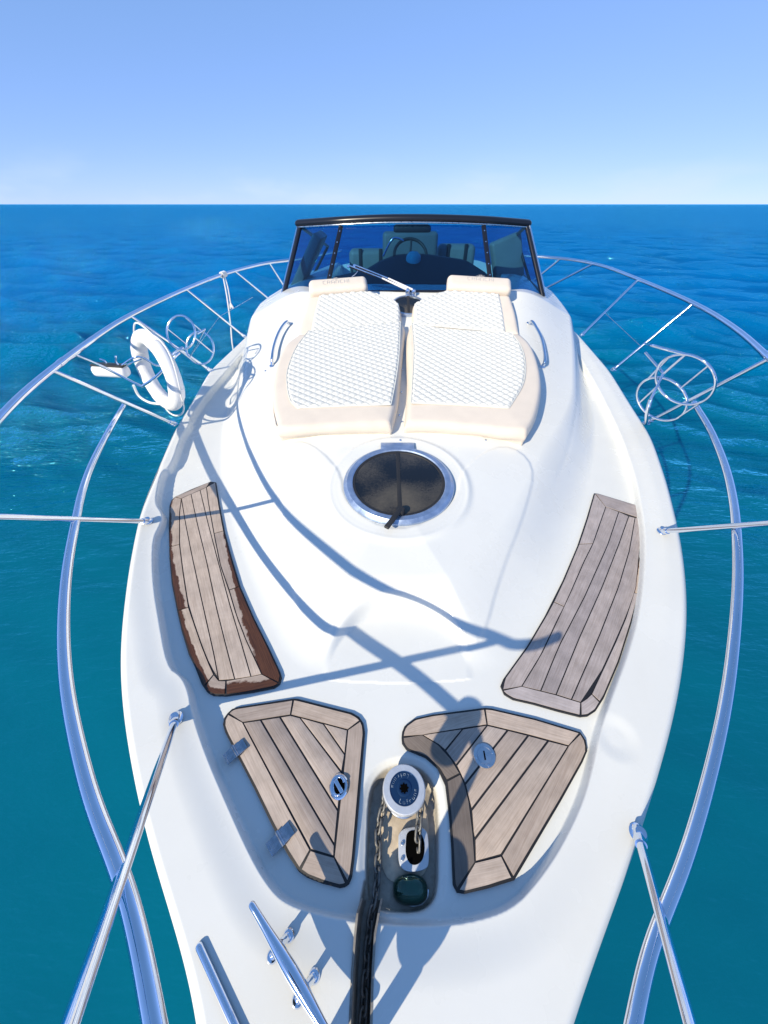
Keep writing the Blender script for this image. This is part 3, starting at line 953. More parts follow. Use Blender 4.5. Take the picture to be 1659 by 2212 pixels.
# --- right locker lid
rl = empty('locker_lid', inplane(ZK([(1000, 700)]), TA)[0], yacht, label='teak locker lid with a dark curved edge and a round filler cap')
OUT = [(413,300),(416,270),(430,235),(490,190),(600,165),(930,122),(970,125),(1250,190),(1530,275),(1560,320),(1570,380),(1540,450),(1400,700),(1240,970),(1110,1190),(950,1240),(800,1275),(760,1268),(740,1230),(735,1130),(730,1000),(715,800),(690,600),(640,490),(560,420),(440,370),(416,335)]
bed(ZK(OUT), TA, rl, grow=-.005)
for o_, i_, mt in (
        ([(413,300),(416,270),(430,235),(490,190),(600,165),(930,122)], [(535,285),(945,224)], 'teak'),
        ([(930,122),(970,125),(1250,190),(1530,275)], [(945,224),(1200,285),(1460,355)], 'teak'),
        ([(1530,275),(1560,320),(1570,380),(1540,450),(1400,700),(1240,970),(1110,1190)], [(1460,355),(1250,690),(1033,1045)], 'teak'),
        ([(1110,1190),(950,1240),(800,1275),(755,1264)], [(1033,1045),(868,1090)], 'teak'),
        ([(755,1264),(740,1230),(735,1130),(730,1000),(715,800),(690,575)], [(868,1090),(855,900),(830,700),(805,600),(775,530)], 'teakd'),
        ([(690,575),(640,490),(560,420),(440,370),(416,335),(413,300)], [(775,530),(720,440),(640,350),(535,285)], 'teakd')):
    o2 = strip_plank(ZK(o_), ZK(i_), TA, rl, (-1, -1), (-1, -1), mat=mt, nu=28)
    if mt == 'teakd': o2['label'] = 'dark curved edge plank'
g0 = inplane(ZK([(1205, 290), (845, 760)]), TA); gd = (g0[1] - g0[0])[:2]; gd /= np.linalg.norm(gd)
for poly in ([(535,285),(790,247),(680,385),(640,350)], [(790,247),(945,224),(750,478),(720,440),(680,385)], [(945,224),(1075,255),(805,597),(775,530),(750,478)],
             [(1075,255),(1205,288),(845,760),(830,700),(805,597)], [(1205,288),(1330,322),(865,945),(855,900),(845,760)], [(1330,322),(1460,355),(1033,1045),(868,1090),(865,945)]):
    plank(ZK(poly), TA, rl, grain=gd)

# locker fittings
def hinge(c0, c1, wdir, parent):
    """two chrome leaves joined by a knuckle"""
    c0 = np.array(c0); c1 = np.array(c1)
    d = (c1 - c0)[:2]; L = np.linalg.norm(d); d = np.array([*d / L, 0]); wv = np.array([-d[1], d[0], 0])
    mid = (c0 + c1) / 2
    bm = rbox_bm(mid + d * L * .27 + UPD * .004, (d, wv, UPD), (L * .24, .022, .003), .0022, 2)
    b2 = rbox_bm(mid - d * L * .27 + UPD * .002, (d, wv, UPD), (L * .24, .022, .003), .0022, 2)
    V, Fc = tube_vf([mid - wv * .024 + UPD * .005, mid + wv * .024 + UPD * .005], .0065, 10)
    vs = [b2.verts.new(v) for v in V]
    for f in Fc: b2.faces.new([vs[i] for i in f])
    tmp = bpy.data.meshes.new('tmp'); b2.to_mesh(tmp); b2.free()
    bm.from_mesh(tmp); bpy.data.meshes.remove(tmp)
    return bm_put('hinge', bm, 'hingemetal', parent, 35)
hq = [on_plane(p, TA + .008, GB) for p in ZH([(140,620),(310,470),(525,1420),(720,1215)])]
hinge(hq[0], hq[1], None, ll)
hinge(hq[2], hq[3], None, ll)
lc = on_plane(ZH([(1140, 855)])[0], TA + .008, GB)
lathe('latch', lc, UPD, [(0, -.002), (.036, -.002), (.037, .003), (.033, .007), (.026, .008), (.024, .003), (.0, .002)], 'chrome', ll, 36, 30, sx=.92, sy=1.05)
lathe('latch_well', lc + UPD * .0035, UPD, [(0, 0), (.0235, 0), (.0235, .001), (0, .0012)], 'hole', ll, 24, sx=.9, sy=1.05)
V, Fc = tube_vf([lc + np.array([.020 * math.cos(a), .027 * math.sin(a), .007 + .006 * math.cos(a)]) for a in np.linspace(.3, 2 * math.pi - 1.2, 22)], .0045, 8)
put('latch_ring', mesh_from('latch_ring', V, Fc, 'chrome', True, 50), ll)
rbox('latch_tongue', lc + UPD * .007, ((.8, .6, 0), (-.6, .8, 0), UPD), (.007, .024, .004), 'chrome', ll, .003)
fc = on_plane(ZK([(928, 415)])[0], TA + .007, GB)
lathe('filler_cap', fc, UPD, [(0, -.002), (.040, -.002), (.0415, .001), (.040, .0035), (.0285, .004), (.0275, .0028), (.0265, .0028), (.026, .0045), (.0, .0050)], 'satin', rl, 48, 25)
rbox('filler_slot', fc + UPD * .0052, ((1, 0, 0), (0, 1, 0), UPD), (.0028, .015, .0012), 'hole', rl, .0008, 2)
for k in range(4):
    a = k * math.pi / 2 + .25 + math.pi / 2
    lathe('screw', fc + UPD * .0036 + np.array([.034 * math.cos(a), .034 * math.sin(a), 0]), UPD, [(0, 0), (.0042, 0), (.0036, .0014), (0, .0016)], 'chrome', rl, 12)

# ------------------------------------------------------------------ lettering helper (strokes in a plane)
FONT = {  # unit cell 1 wide x 1 high
 'C': [[(1,1),(.15,1),(0,.85),(0,.15),(.15,0),(1,0)]],
 'R': [[(0,0),(0,1),(.85,1),(1,.85),(1,.6),(.85,.45),(0,.45)],[(.55,.45),(1,0)]],
 'A': [[(0,0),(0,.85),(.15,1),(.85,1),(1,.85),(1,0)],[(0,.42),(1,.42)]],
 'N': [[(0,0),(0,.85),(.15,1),(.85,1),(1,.85),(1,0)]],
 'H': [[(0,0),(0,1)],[(1,0),(1,1)],[(0,.5),(1,.5)]],
 'I': [[(0,0),(0,1)]],
 'L': [[(0,1),(0,0),(.8,0)]], 'o': [[(0,.05),(0,.6),(.8,.6),(.8,.05),(0,.05)]], 'f': [[(.7,1),(.3,1),(.3,0)],[(0,.6),(.7,.6)]],
 'r': [[(0,0),(0,.6)],[(0,.4),(.25,.6),(.6,.6)]], 'a': [[(.8,0),(.8,.6),(0,.6),(0,0),(.8,0)]], 'n': [[(0,0),(0,.6),(.8,.6),(.8,0)]], 's': [[(.8,.6),(0,.6),(0,.3),(.8,.3),(.8,0),(0,0)]],
}
def strokes(name, words_, place, rad, mat, parent, flat=.5):
    """words_: list of (char, u0, v0, w, h); place maps (u, v) -> 3-D"""
    for ch, u0, v0, w_, h_ in words_:
        V = []; Fc = []
        for line in FONT[ch]:
            p = [place(u0 + a * w_, v0 + b_ * h_) for a, b_ in line]
            v_, f_ = tube_vf(p, rad, 6, False, 1.0, sum(len(q) for q in V))
            V.append(v_); Fc += f_
        put('letter', mesh_from('letter', np.vstack(V), Fc, mat, True, 50), parent)

# ------------------------------------------------------------------ windlass and chain
wd = empty('windlass', on_plane((873, 1760), SA - .06, GB), yacht)
ZF = SA - .066                                  # floor of the sink
CC = on_plane((873, 1703), -1.545)              # centre of the cap
CZ_ = np.array([0, 0, 1.0])
fl = float(ZF + GB * CC[1])
hgt = CC[2] - fl
lathe('drum', CC, CZ_, [(.060, -hgt), (.060, -hgt + .012), (.052, -hgt + .016), (.044, -.055), (.05, -.05), (.058, -.04), (0, -.04)], 'satin', wd, 40)
lathe('capstan_cap', CC, CZ_, [(0, -.045), (.052, -.045), (.066, -.036), (.0735, -.024), (.0745, -.014), (.0725, -.004), (.070, -.001), (.050, .0), (.049, -.001)], 'cap', wd, 72, 28)
lathe('cap_plate', CC, CZ_, [(.0, -.003), (.0495, -.003), (.0498, .0015), (.048, .002), (.0475, .0006), (.025, .0006), (.0245, .003), (.022, .004), (.017, .004), (.0165, .002), (.0, .002)], 'blueface', wd, 64, 25)
pts = []
for k in range(32):
    a = k * 2 * math.pi / 32
    r_ = .0155 if k % 4 in (0, 1) else .0122
    pts.append(CC + np.array([r_ * math.cos(a), r_ * math.sin(a), .0022]))
bm_put('socket', prism_bm(pts, CZ_, .0008), 'hole', wd)
for word, a0 in (('Lofrans', R(250)), ('Lofrans', R(70))):
    for i, ch in enumerate(word):
        ac = a0 + i * R(17)
        V = []; Fc = []
        for line in FONT[ch]:
            p = []
            for a_, b_ in line:
                an = ac + (a_ - .4) * R(11)
                p.append(CC + np.array([(.0325 + b_ * .0115) * math.cos(an), (.0325 + b_ * .0115) * math.sin(an), .0012]))
            # read from outside the ring: top of the letters towards the centre
            p = [CC + (2 * .0382 - np.linalg.norm((q - CC)[:2])) / np.linalg.norm((q - CC)[:2]) * (q - CC) * (1, 1, 0) + (0, 0, .0012) for q in p]
            v_, f_ = tube_vf(p, .0008, 5, False, 1.0, sum(len(q) for q in V))
            V.append(v_); Fc += f_
        put('letter', mesh_from('letter', np.vstack(V), Fc, 'letter'), wd)
# base casting
fp = lambda pts, up=0.0: np.array([on_plane(p, ZF + up, GB) for p in pts])
base = soften(fp(ZW([(250,760),(230,1100),(255,1500),(330,1720),(430,1800),(700,1780),(880,1640),(885,1100),(850,800),(700,640),(400,640)]), .004)[:, :2], 2)
q3 = np.stack([base[:, 0], base[:, 1], ZF + .002 + GB * base[:, 1]], 1)
M['castbase'] = simple('salt_stained_casting', (.62, .52, .40), .55, var=.3, vscale=30)
bm_put('base_plate', prism_bm(q3, UPD, .004, .001, .006), 'castbase', wd)
hp = soften(fp(ZW([(495,1120),(490,1300),(492,1540),(560,1640),(680,1662),(840,1625),(888,1560),(885,1300),(860,1100),(700,1060)]), .03)[:, :2], 2)
q3 = np.stack([hp[:, 0], hp[:, 1], ZF + .014 + GB * hp[:, 1]], 1)
bm_put('hawse_plate', prism_bm(q3, UPD, .016, .004, .016), 'cap', wd)
hh = soften(fp(ZW([(600,1130),(585,1300),(585,1450),(640,1560),(720,1575),(800,1520),(830,1400),(826,1250),(760,1120)]), .032)[:, :2], 2)
q3 = np.stack([hh[:, 0], hh[:, 1], ZF + .0305 + GB * hh[:, 1]], 1)
bm_put('chain_hole', prism_bm(q3, UPD, .0008), 'hole', wd)
for p in ZW([(545, 1295), (545, 1490)]):
    c = on_plane(p, ZF + .03, GB)
    lathe('bolt', c, UPD, [(0, 0), (.0062, 0), (.0062, .003), (.0045, .0055), (0, .006)], 'satin', wd, 16)
# end housing, green sea reflection in its colour
gq = fp(ZW([(655, 1700), (640, 2010)]), .03)
bm = bmesh.new()
bmesh.ops.create_uvsphere(bm, u_segments=36, v_segments=20, radius=1)
gc = gq.mean(0); ghalf = np.linalg.norm(gq[1] - gq[0]) / 2
gx = np.linalg.norm(on_plane(ZW([(880, 1850)])[0], ZF + .03, GB) - on_plane(ZW([(430, 1850)])[0], ZF + .03, GB)) / 2
for v in bm.verts:
    x_, y_, z_ = v.co
    k = lambda a, e: math.copysign(abs(a) ** e, a)
    v.co = Vector((gc[0] + k(x_, .80) * gx * 1.02, gc[1] - .004 + k(y_, .80) * ghalf * 1.35, ZF + GB * gc[1] + max(-.01, k(z_, .8) * .050)))
bm_put('motor_housing', bm, 'green', wd, 60)
q3 = [on_plane(p, ZF + .002, GB) for p in ZW([(420,1880),(470,2000),(560,2085),(680,2115),(800,2085),(880,1990),(880,1880)])]
bm_put('housing_rim', prism_bm(q3, UPD, .012, .003, .004), 'chrome', wd)

# anchor chain: every link its own piece
chain = empty('anchor_chain', on_plane((815, 1850), ZF, GB), label='dark galvanised anchor chain running from the windlass into the bow channel', category='chain')
def link_mesh():
    a = np.linspace(0, 2 * math.pi, 20, endpoint=False)
    p = np.stack([.0100 * np.cos(a), np.where(np.sin(a) >= 0, .0125, -.0125) + .0100 * np.sin(a), 0 * a], 1)
    V, Fc = tube_vf(p, .0046, 8, True)
    return mesh_from('chain_link', V, Fc, 'galv')
LINK = link_mesh()
LINK_N = [0]
def lay_chain(path, pitch=.0315):
    p = spline(path, 16)
    L = np.concatenate([[0], np.cumsum(np.linalg.norm(np.diff(p, axis=0), axis=1))])
    n = int(L[-1] / pitch)
    for i in range(n):
        s = (i + .5) * pitch
        c = np.array([np.interp(s, L, p[:, k]) for k in range(3)])
        d = np.array([np.interp(s + .006, L, p[:, k]) - np.interp(s - .006, L, p[:, k]) for k in range(3)])
        d /= np.linalg.norm(d)
        up = np.array([0, 0, 1.0])
        u = np.cross(d, up); u /= np.linalg.norm(u); v = np.cross(u, d)
        tw = (R(38) if i % 2 else R(-52)) + random.uniform(-.12, .12)
        uu = u * math.cos(tw) + v * math.sin(tw); vv = np.cross(uu, d)
        ob = bpy.data.objects.new('chain_link', LINK)
        COL.objects.link(ob)
        ob.parent = chain
        mt = Matrix(((uu[0], d[0], vv[0]), (uu[1], d[1], vv[1]), (uu[2], d[2], vv[2]))).to_4x4()
        wp = c + (0, 0, CZ)
        mt.translation = Vector(wp - WPOS[chain])
        ob.matrix_local = mt
        LINK_N[0] += 1
cp = []
for k in range(9):          # round the gypsy, under the cap
    a = R(20) + k * R(20)
    cp.append(CC + np.array([.062 * math.cos(a), .062 * math.sin(a), -.062]))
cp += [on_plane(p, ZF + .035 - i * .004, GB) for i, p in enumerate([(818,1790),(818,1830),(816,1870),(814,1910)])]
cp += [on_plane(p, SA - .018, GB) for p in [(806,1960),(798,2010),(792,2080),(787,2160),(782,2235)]]
cp += [np.array((-.075, -.35, SA - .05)), np.array((-.085, -.7, SA - .06))]
lay_chain(cp)
cp = [CC + np.array([.064 * math.cos(R(0)), .064 * math.sin(R(0)), -.062]), CC + np.array([.058, -.035, -.066])]
cp += [on_plane(p, ZF + u_, GB) for p, u_ in (((903,1800), .05), ((903,1820), .036), ((902,1836), .02), ((902,1842), -.02))]
lay_chain(cp)
# stainless bow channel
FLOOR_ = .035
ch = [(np.array(on_plane(p, SA - FLOOR_, GB)), np.array(on_plane(q, SA - FLOOR_, GB)), up_) for p, q, up_ in (((786,1945),(822,1945),.06),((778,1978),(816,1978),.10))]
for p, q in (((770,2020),(807,2020)),((764,2100),(802,2100)),((758,2235),(798,2235))):
    a, b_ = on_plane(p, GA, GB), on_plane(q, GA, GB)
    dn = np.array([0, 0, -(FLOOR_ + .07)])
    ch.append((a + dn, b_ + dn, FLOOR_ + .068))
ch.append((np.array((-.112, -.5, SA - .13)), np.array((-.06, -.5, SA - .13)), FLOOR_ + .06))
ch.append((np.array((-.125, -.96, SA - .17)), np.array((-.065, -.96, SA - .17)), FLOOR_ + .06))
V = []
for a, b_, up_ in ch:
    up = np.array([0, 0, up_])
    V += [a + up + (-.007, 0, .003), a + up + (-.001, 0, .004), a + (.0, 0, .01), a + (.008, 0, .0), b_ + (-.008, 0, 0), b_ + (0, 0, .01), b_ + up + (.001, 0, .004), b_ + up + (.007, 0, .003)]
V = np.array(V)
Fc = [(i * 8 + j, i * 8 + j + 1, (i + 1) * 8 + j + 1, (i + 1) * 8 + j) for i in range(len(ch) - 1) for j in range(7)]
M['channel'] = simple('dull_dark_stainless', (.27, .25, .22), .5, .1, var=.4, vscale=40)
put('bow_channel', mesh_from('bow_channel', V, Fc, 'channel', True, 40), yacht)

lathe('bow_shadow_disc', np.array([-.108, -.195, -1.37]), (.80, .60, .0), [(0, -.012), (.068, -.012), (.070, -.009), (.070, .009), (.068, .012), (0, .012)], 'chrome', yacht, 40)  # unseen disc, added and turned to cast the round shadow on the bow
rbox('bow_shadow_stem', np.array([-.108, -.225, -1.475]), ((1, 0, 0), (0, .96, .28), (0, -.28, .96)), (.010, .022, .085), 'chrome', yacht, .004, 2)  # unseen stem added to carry the shadow-casting disc
lathe('bow_roller', np.array([-.085, -.80, SA - .09]), (1, 0, 0), [(0, -.03), (.03, -.03), (.018, 0), (.03, .03), (0, .03)], 'rubber', yacht, 24)

# ------------------------------------------------------------------ cleat and rubbing bar
cle = empty('cleat', on_plane(ZE([(380, 770)])[0], GA, GB), yacht)
hz = GA + .062
b0 = on_plane(ZE([(95, 318)])[0], hz, GB); b1 = on_plane(ZE([(470, 960)])[0], hz, GB)
dv = b1 - b0; b2 = b1 + dv * .62
pp = np.array([b0 + (b2 - b0) * s for s in np.linspace(0, 1, 26)])
s = np.linspace(0, 1, 26)
pp[:, 2] += .010 * (np.abs(s - .5) * 2) ** 2
rad = .0090 + .0085 * np.exp(-((s - .5) / .28) ** 2)
tube('cleat_bar', pp, rad, 'chrome', cle, 16, round_end=True)
for (pa, pb, pm) in (((240, 690), (360, 540), (300, 615)), ((428, 1012), (548, 838), (485, 930))):
    A_ = on_plane(ZE([pa])[0], GA, GB); B_ = on_plane(ZE([pb])[0], GA, GB)
    mid = (A_ + B_) / 2
    bt = b0 + dv * (((mid - b0) @ dv) / (dv @ dv))
    tube('cleat_leg', spline([A_ + (0, 0, .004), A_ * .65 + mid * .35 + (0, 0, .012), bt * .3 + mid * .7 + (0, 0, .032), B_ * .65 + mid * .35 + (0, 0, .012), B_ + (0, 0, .004)], 6), .0095, 'chrome', cle, 12)
    tube('cleat_leg', np.array([mid + (0, 0, .014), bt + (0, 0, -.004)]), .010, 'chrome', cle, 12)
    for c in (A_, B_):
        lathe('cleat_foot', c, (0, -GB, 1), [(0, -.004), (.0155, -.004), (.0155, .002), (.0125, .006), (.006, .0065), (.005, .004), (0, .004)], 'chrome', cle, 24)
q0 = on_plane((431, 2046), GA + .004, GB); q1 = on_plane((512, 2225), GA + .004, GB)
q2 = q1 + (q1 - q0) * .6
tube('fairlead_bar', np.array([q0 + (q2 - q0) * s for s in np.linspace(0, 1, 9)]), .0105, 'chrome', yacht, 14, round_end=True)

# ------------------------------------------------------------------ guard rails
RT, RM, RS = .0178, .0178, .0130
rail_z = lambda Y: -.745 + .02 * Y
mid_z = lambda Y: -1.045 - .045 * Y
def top_pt(p): return on_plane(p, -.745, .02)
def fair(p, sig=.16, step=.02):
    """spline smoothed along its length, as a bent tube would run"""
    q = spline(p, 12)
    L = np.linalg.norm(np.diff(q, axis=0), axis=1).sum()
    q = resample(q, int(L / step) + 2)
    k = np.exp(-np.arange(-3 * sig, 3 * sig + 1e-6, step) ** 2 / (2 * sig * sig)); k /= k.sum(); h = len(k) // 2
    out = []
    for c in range(3):
        x_ = q[:, c]
        pad_ = np.concatenate([2 * x_[0] - x_[h:0:-1], x_, 2 * x_[-1] - x_[-2:-h - 2:-1]])
        out.append(np.convolve(pad_, k, 'valid'))
    return np.stack(out, 1)
def mid_pt(p): return on_plane(p, -1.045, -.045)
gp = lambda p, up=0.0: on_plane(p, GA + up, GB)
# left
topL = [top_pt(p) for p in [(640,560),(580,567),(490,590),(400,625),(280,682),(200,733),(110,800),(50,850),(0,902)]]
s2top = np.array([-1.385, .86, rail_z(.86)]); s1top = np.array([-.374, -.168, -.765])
topL2 = topL + [s2top, np.array([-.84, .27, -.745]), s1top]
aft = topL[0] + (topL[0] - topL[2]) * .9
left = empty('guard_rail', gp((320, 1126)), yacht, label='stainless bow rail along the left side of the deck')
lt = fair([aft] + topL2)
tube('top_rail', lt, RT, 'chrome', left, 16)
# unseen inboard stub at the top rail's forward end, added to cast its shadow
tube('top_rail', spline([s1top, s1top + (.05, -.03, 0), s1top + (.16, -.02, 0), np.array([-.10, -.145, -.765])], 8), RT, 'chrome', left, 16, round_end=True)
midL = [mid_pt(p) for p in [(268,876),(236,930),(200,1000),(178,1060),(165,1118),(146,1220),(137,1330),(140,1450),(158,1570),(198,1730),(253,1868),(283,1960),(310,2080),(333,2212)]]
midL += [np.array([-.300, -.170, -1.040])]
ml = fair(midL, .05)
e_ = ml[-1]; d_ = (ml[-1] - ml[-4]); d_ /= np.linalg.norm(d_)
ml = np.vstack([ml, spline([e_ + d_ * .01, e_ + d_ * .06 + (0, 0, -.02), e_ + d_ * .09 + (.0, 0, -.09), np.array([e_[0] + d_[0] * .10, e_[1] + d_[1] * .10, GA + GB * e_[1] - .01])], 8)])
tube('mid_rail', ml, RM, 'chrome', left, 16)
lathe('rail_shadow_drum', np.array([-.352, -.205, -1.035]), (0, 0, 1), [(0, -.055), (.05, -.055), (.055, -.045), (.055, .05), (.05, .06), (0, .062)], 'rubber', left, 24)  # unseen drum by the rail end, added for its round shadow on deck
def on_line(A_, B_, p):          # point of segment nearest a picture direction
    d = ray(p); d /= np.linalg.norm(d)
    ts = np.linspace(0, 1, 200)
    q = A_[None] + (B_ - A_)[None] * ts[:, None]
    k = np.argmax((q / np.linalg.norm(q, axis=1)[:, None]) @ d)
    return q[k]
def stanchion(base_px, top, parent, hull_side=None):
    top = np.array(top)
    if base_px is None:
        yb = top[1] + .5
        xb = float(hull_side(yb)) ; xb -= math.copysign(.07, xb)
        b_ = np.array([xb, yb, GA + GB * yb])
    else:
        b_ = gp(base_px, .0)
    d = (top - b_) / np.linalg.norm(top - b_)
    tube('stanchion', np.array([b_ + d * .012, b_ * .5 + top * .5, top]), RS, 'chrome', parent, 14)
    nrm = np.array([0, -GB, 1.0])
    lathe('stanchion_foot', b_, nrm, [(0, -.004), (.027, -.004), (.027, .002), (.022, .006), (.0165, .014), (.0165, .022), (0, .022)], 'chrome', parent, 20)
    lathe('stanchion_foot', b_ + d * .02, d, [(0, -.015), (.017, -.012), (.0175, .02), (.0165, .032), (0, .033)], 'chrome', parent, 18)
def nearest(curve, p, key):      # rail point under a picture position
    pr = []
    for q in curve:
        D = q[1] * CP - q[2] * SP
        if D < .05: pr.append(1e9); continue
        u_ = 829.5 + 799 * q[0] / D; v_ = 1106 - 799 * (q[1] * SP + q[2] * CP) / D
        pr.append((u_ - p[0]) ** 2 + (v_ - p[1]) ** 2)
    return curve[int(np.argmin(pr))]
stanchion((380, 1552), s1top, left)
stanchion((320, 1126), s2top, left)
for bpx, tpx in (((376, 916), (110, 800)), ((455, 801), (282, 682)), ((527, 727), (402, 625)), ((None), (507, 586)), ((None), (580, 567))):
    stanchion(bpx, nearest(lt, tpx, 0), left, WL)
for p in ((122, 770), (452, 604)):
    q = nearest(lt, p, 0); i = int(np.argmin(np.linalg.norm(lt - q, axis=1)))
    d = lt[i + 1] - lt[i - 1]; d /= np.linalg.norm(d)
    tube('rail_sleeve', np.array([q - d * .035, q + d * .035]), RT + .0025, 'chrome', left, 16)
# right
right = empty('guard_rail', gp((1430, 1148)), yacht, label='stainless bow rail along the right side of the deck')
s2r = np.array([1.46, .80, rail_z(.8)])
b2r = gp((1430, 1148))
dd = ray((1659, 1133)); k_ = (rail_z(.83)) / dd[2]
topR = [top_pt(p) for p in [(1130,552),(1160,554),(1230,560),(1300,574),(1380,604),(1500,656),(1590,711),(1659,772)]]
tR2 = dd * ((-.72) / dd[2])
s1r = top_pt((1482, 2225)) ; s1r = np.array([.50, -.22, -1.08])
topR2 = topR + [np.array([1.95, 1.5, rail_z(1.5)]), np.array([1.50, .86, rail_z(.86)]), np.array([1.0, .32, -.80]), np.array([.76, .03, -.93]), s1r]
rt = fair([topR[0] + (topR[0] - topR[2]) * .5] + topR2)
tube('top_rail', rt, RT, 'chrome', right, 16)
def seg_hit(A_, B_, p): return on_line(A_, B_, p)
kz = [(1985, seg_hit(gp((1378, 1800)), s1r, (1428, 1985))), (1145, seg_hit(gp((1430, 1148)), np.array([1.50, .86, rail_z(.86)]), (1592, 1144))), (872, seg_hit(gp((1396, 914)), nearest(rt, (1655, 782), 0), (1500, 872)))]
zk = lambda y: float(np.interp(y, [872, 1145, 1985, 2212], [kz[2][1][2], kz[1][1][2], kz[0][1][2], kz[0][1][2]])) - .03
midR = [on_plane(p, zk(p[1])) for p in [(1500,872),(1535,930),(1566,1005),(1584,1080),(1592,1160),(1594,1260),(1585,1390),(1566,1530),(1530,1690),(1480,1860),(1430,1985),(1398,2075),(1370,2212)]]
midR += [midR[-1] + (midR[-1] - midR[-2]) * .7]
mr = fair(midR, .05)
e2 = mr[-1]; d2 = (mr[-1] - mr[-4]); d2 /= np.linalg.norm(d2)
mr = np.vstack([mr, spline([e2 + d2 * .01, e2 + d2 * .07 + (0, 0, .03), (e2 + d2 * .10) * .5 + s1r * .5 + d2 * .02, s1r + (.0, -.02, -.02), s1r], 8)])
tube('mid_rail', mr, RM, 'chrome', right, 16)
stanchion((1378, 1800), s1r, right)
stanchion((1430, 1148), np.array([1.50, .86, rail_z(.86)]), right)
for bpx, tpx in (((1396, 914), (1655, 782)), ((1325, 799), (1498, 656)), ((1257, 724), (1380, 604)), ((None), (1282, 570)), ((None), (1213, 557))):
    stanchion(bpx, nearest(rt, tpx, 0), right, WR)
for p in ((1322, 581), (1655, 768)):
    q = nearest(rt, p, 0); i = int(np.argmin(np.linalg.norm(rt - q, axis=1)))
    d = rt[i + 1] - rt[i - 1]; d /= np.linalg.norm(d)
    tube('rail_sleeve', np.array([q - d * .035, q + d * .035]), RT + .0025, 'chrome', right, 16)
# wire guard lines between the after stanchions
wL = [on_line(gp((455,801)), nearest(lt, (282,682), 0), (415, 763)), on_line(gp((527,727)), nearest(lt, (402,625), 0), (470, 690)), on_line(gp((572,680)), nearest(lt, (507,586), 0), (545, 643))]
tube('guard_wire', np.array(wL), .0025, 'satin', left, 6)
wR = [on_line(gp((1325,799)), nearest(rt, (1498,656), 0), (1385, 748)), on_line(gp((1257,724)), nearest(rt, (1380,604), 0), (1322, 690))]
tube('guard_wire', np.array(wR), .0025, 'satin', right, 6)

# ------------------------------------------------------------------ things hung on the rails
def proj(q):
    D = q[..., 1] * CP - q[..., 2] * SP
    return np.stack([829.5 + 799 * q[..., 0] / D, 1106 - 799 * (q[..., 1] * SP + q[..., 2] * CP) / D], -1)
def fit_ring(center, rad, maj_dir, maj, mnr):
    """normal of a circle whose outline has the wanted slant and size"""
    best = None
    a = np.linspace(0, 2 * math.pi, 40, endpoint=False)
    md = np.array(maj_dir, float); md /= np.linalg.norm(md)
    for az in np.linspace(0, math.pi, 61):
        for el in np.linspace(-1.3, 1.3, 53):
            n = np.array([math.cos(el) * math.cos(az), math.cos(el) * math.sin(az), math.sin(el)])
            u, v, _ = frame_of(n)
            q = center + rad * (np.cos(a)[:, None] * u + np.sin(a)[:, None] * v)
            p = proj(q); p = p - p.mean(0)
            c = p.T @ p / len(p)
            wv, ev = np.linalg.eigh(c)
            e = abs(math.sqrt(2 * wv[1]) - maj) / maj + abs(math.sqrt(2 * wv[0]) - mnr) / mnr + 12 * (1 - abs(ev[:, 1] @ md))
            if best is None or e < best[0]: best = (e, n)
    return best[1]
# life ring
def at_depth(p, Yv): return on_Y(p, Yv)
LC = at_depth((341, 803), 2.78)
dep = LC[1] * CP - LC[2] * SP
lr_t = .052
lr_R = 71 / 799 * dep * .97
ln = fit_ring(LC, lr_R, (.46, .89), 70.0, 25.0)
u, v, n_ = frame_of(ln)
ring = empty('life_ring', LC, label='white life ring hanging in a holder on the left bow rail', category='life ring')
aa2 = np.linspace(0, 2 * math.pi, 72, endpoint=False)
circ = lambda r_, off=0: LC + r_ * (np.cos(aa2)[:, None] * u + np.sin(aa2)[:, None] * v) + off * n_
tube('ring_body', circ(lr_R), lr_t, 'buoy', ring, 22, closed=True, flat=1.0)
for k in range(4):
    a = R(20) + k * math.pi / 2
    seg = np.linspace(a - .17, a + .17, 8)
    tube('band', np.array([LC + lr_R * (math.cos(s) * u + math.sin(s) * v) for s in seg]), lr_t + .003, 'buoy', ring, 22)
gr_pts = []
for k in range(4):
    a0 = R(20) + k * math.pi / 2
    for s in np.linspace(0, 1, 12, endpoint=False):
        a = a0 + s * math.pi / 2
        rr_ = lr_R + lr_t + .006 + .035 * math.sin(s * math.pi)
        gr_pts.append(LC + rr_ * (math.cos(a) * u + math.sin(a) * v) + n_ * .01 * math.sin(s * 6.28))
tube('grab_line', np.array(gr_pts), .006, 'rope', ring, 8, closed=True)
tg_c = at_depth((387, 868), LC[1] - .1)
# holder
hold = empty('ring_holder', LC, label='stainless ring holder bent under the white life ring', category='holder')
ha = nearest(lt, (152, 760), 0)
tube('holder_rod', spline([ha, on_Y((230, 796), LC[1] - .16), on_Y((298, 831), LC[1] - .12), on_Y((312, 831), LC[1] - .12), on_Y((345, 807), LC[1] - .12), on_Y((380, 768), LC[1] - .12), on_Y((386, 764), LC[1] - .05), on_Y((372, 768), LC[1] + .05)], 6), .0095, 'chrome', hold, 10)
tube('holder_rod', spline([on_Y((262, 790), LC[1] + .05), on_Y((300, 770), LC[1] + .05), on_Y((345, 790), LC[1] + .1), on_Y((385, 755), LC[1] + .15)], 6), .008, 'chrome', hold, 10)
tube('holder_rod', spline([on_Y((288, 832), LC[1] + .02), on_Y((300, 855), LC[1] + .04), on_Y((322, 869), LC[1] + .02), on_Y((345, 873), LC[1] - .0)], 6), .009, 'buoy', hold, 10)
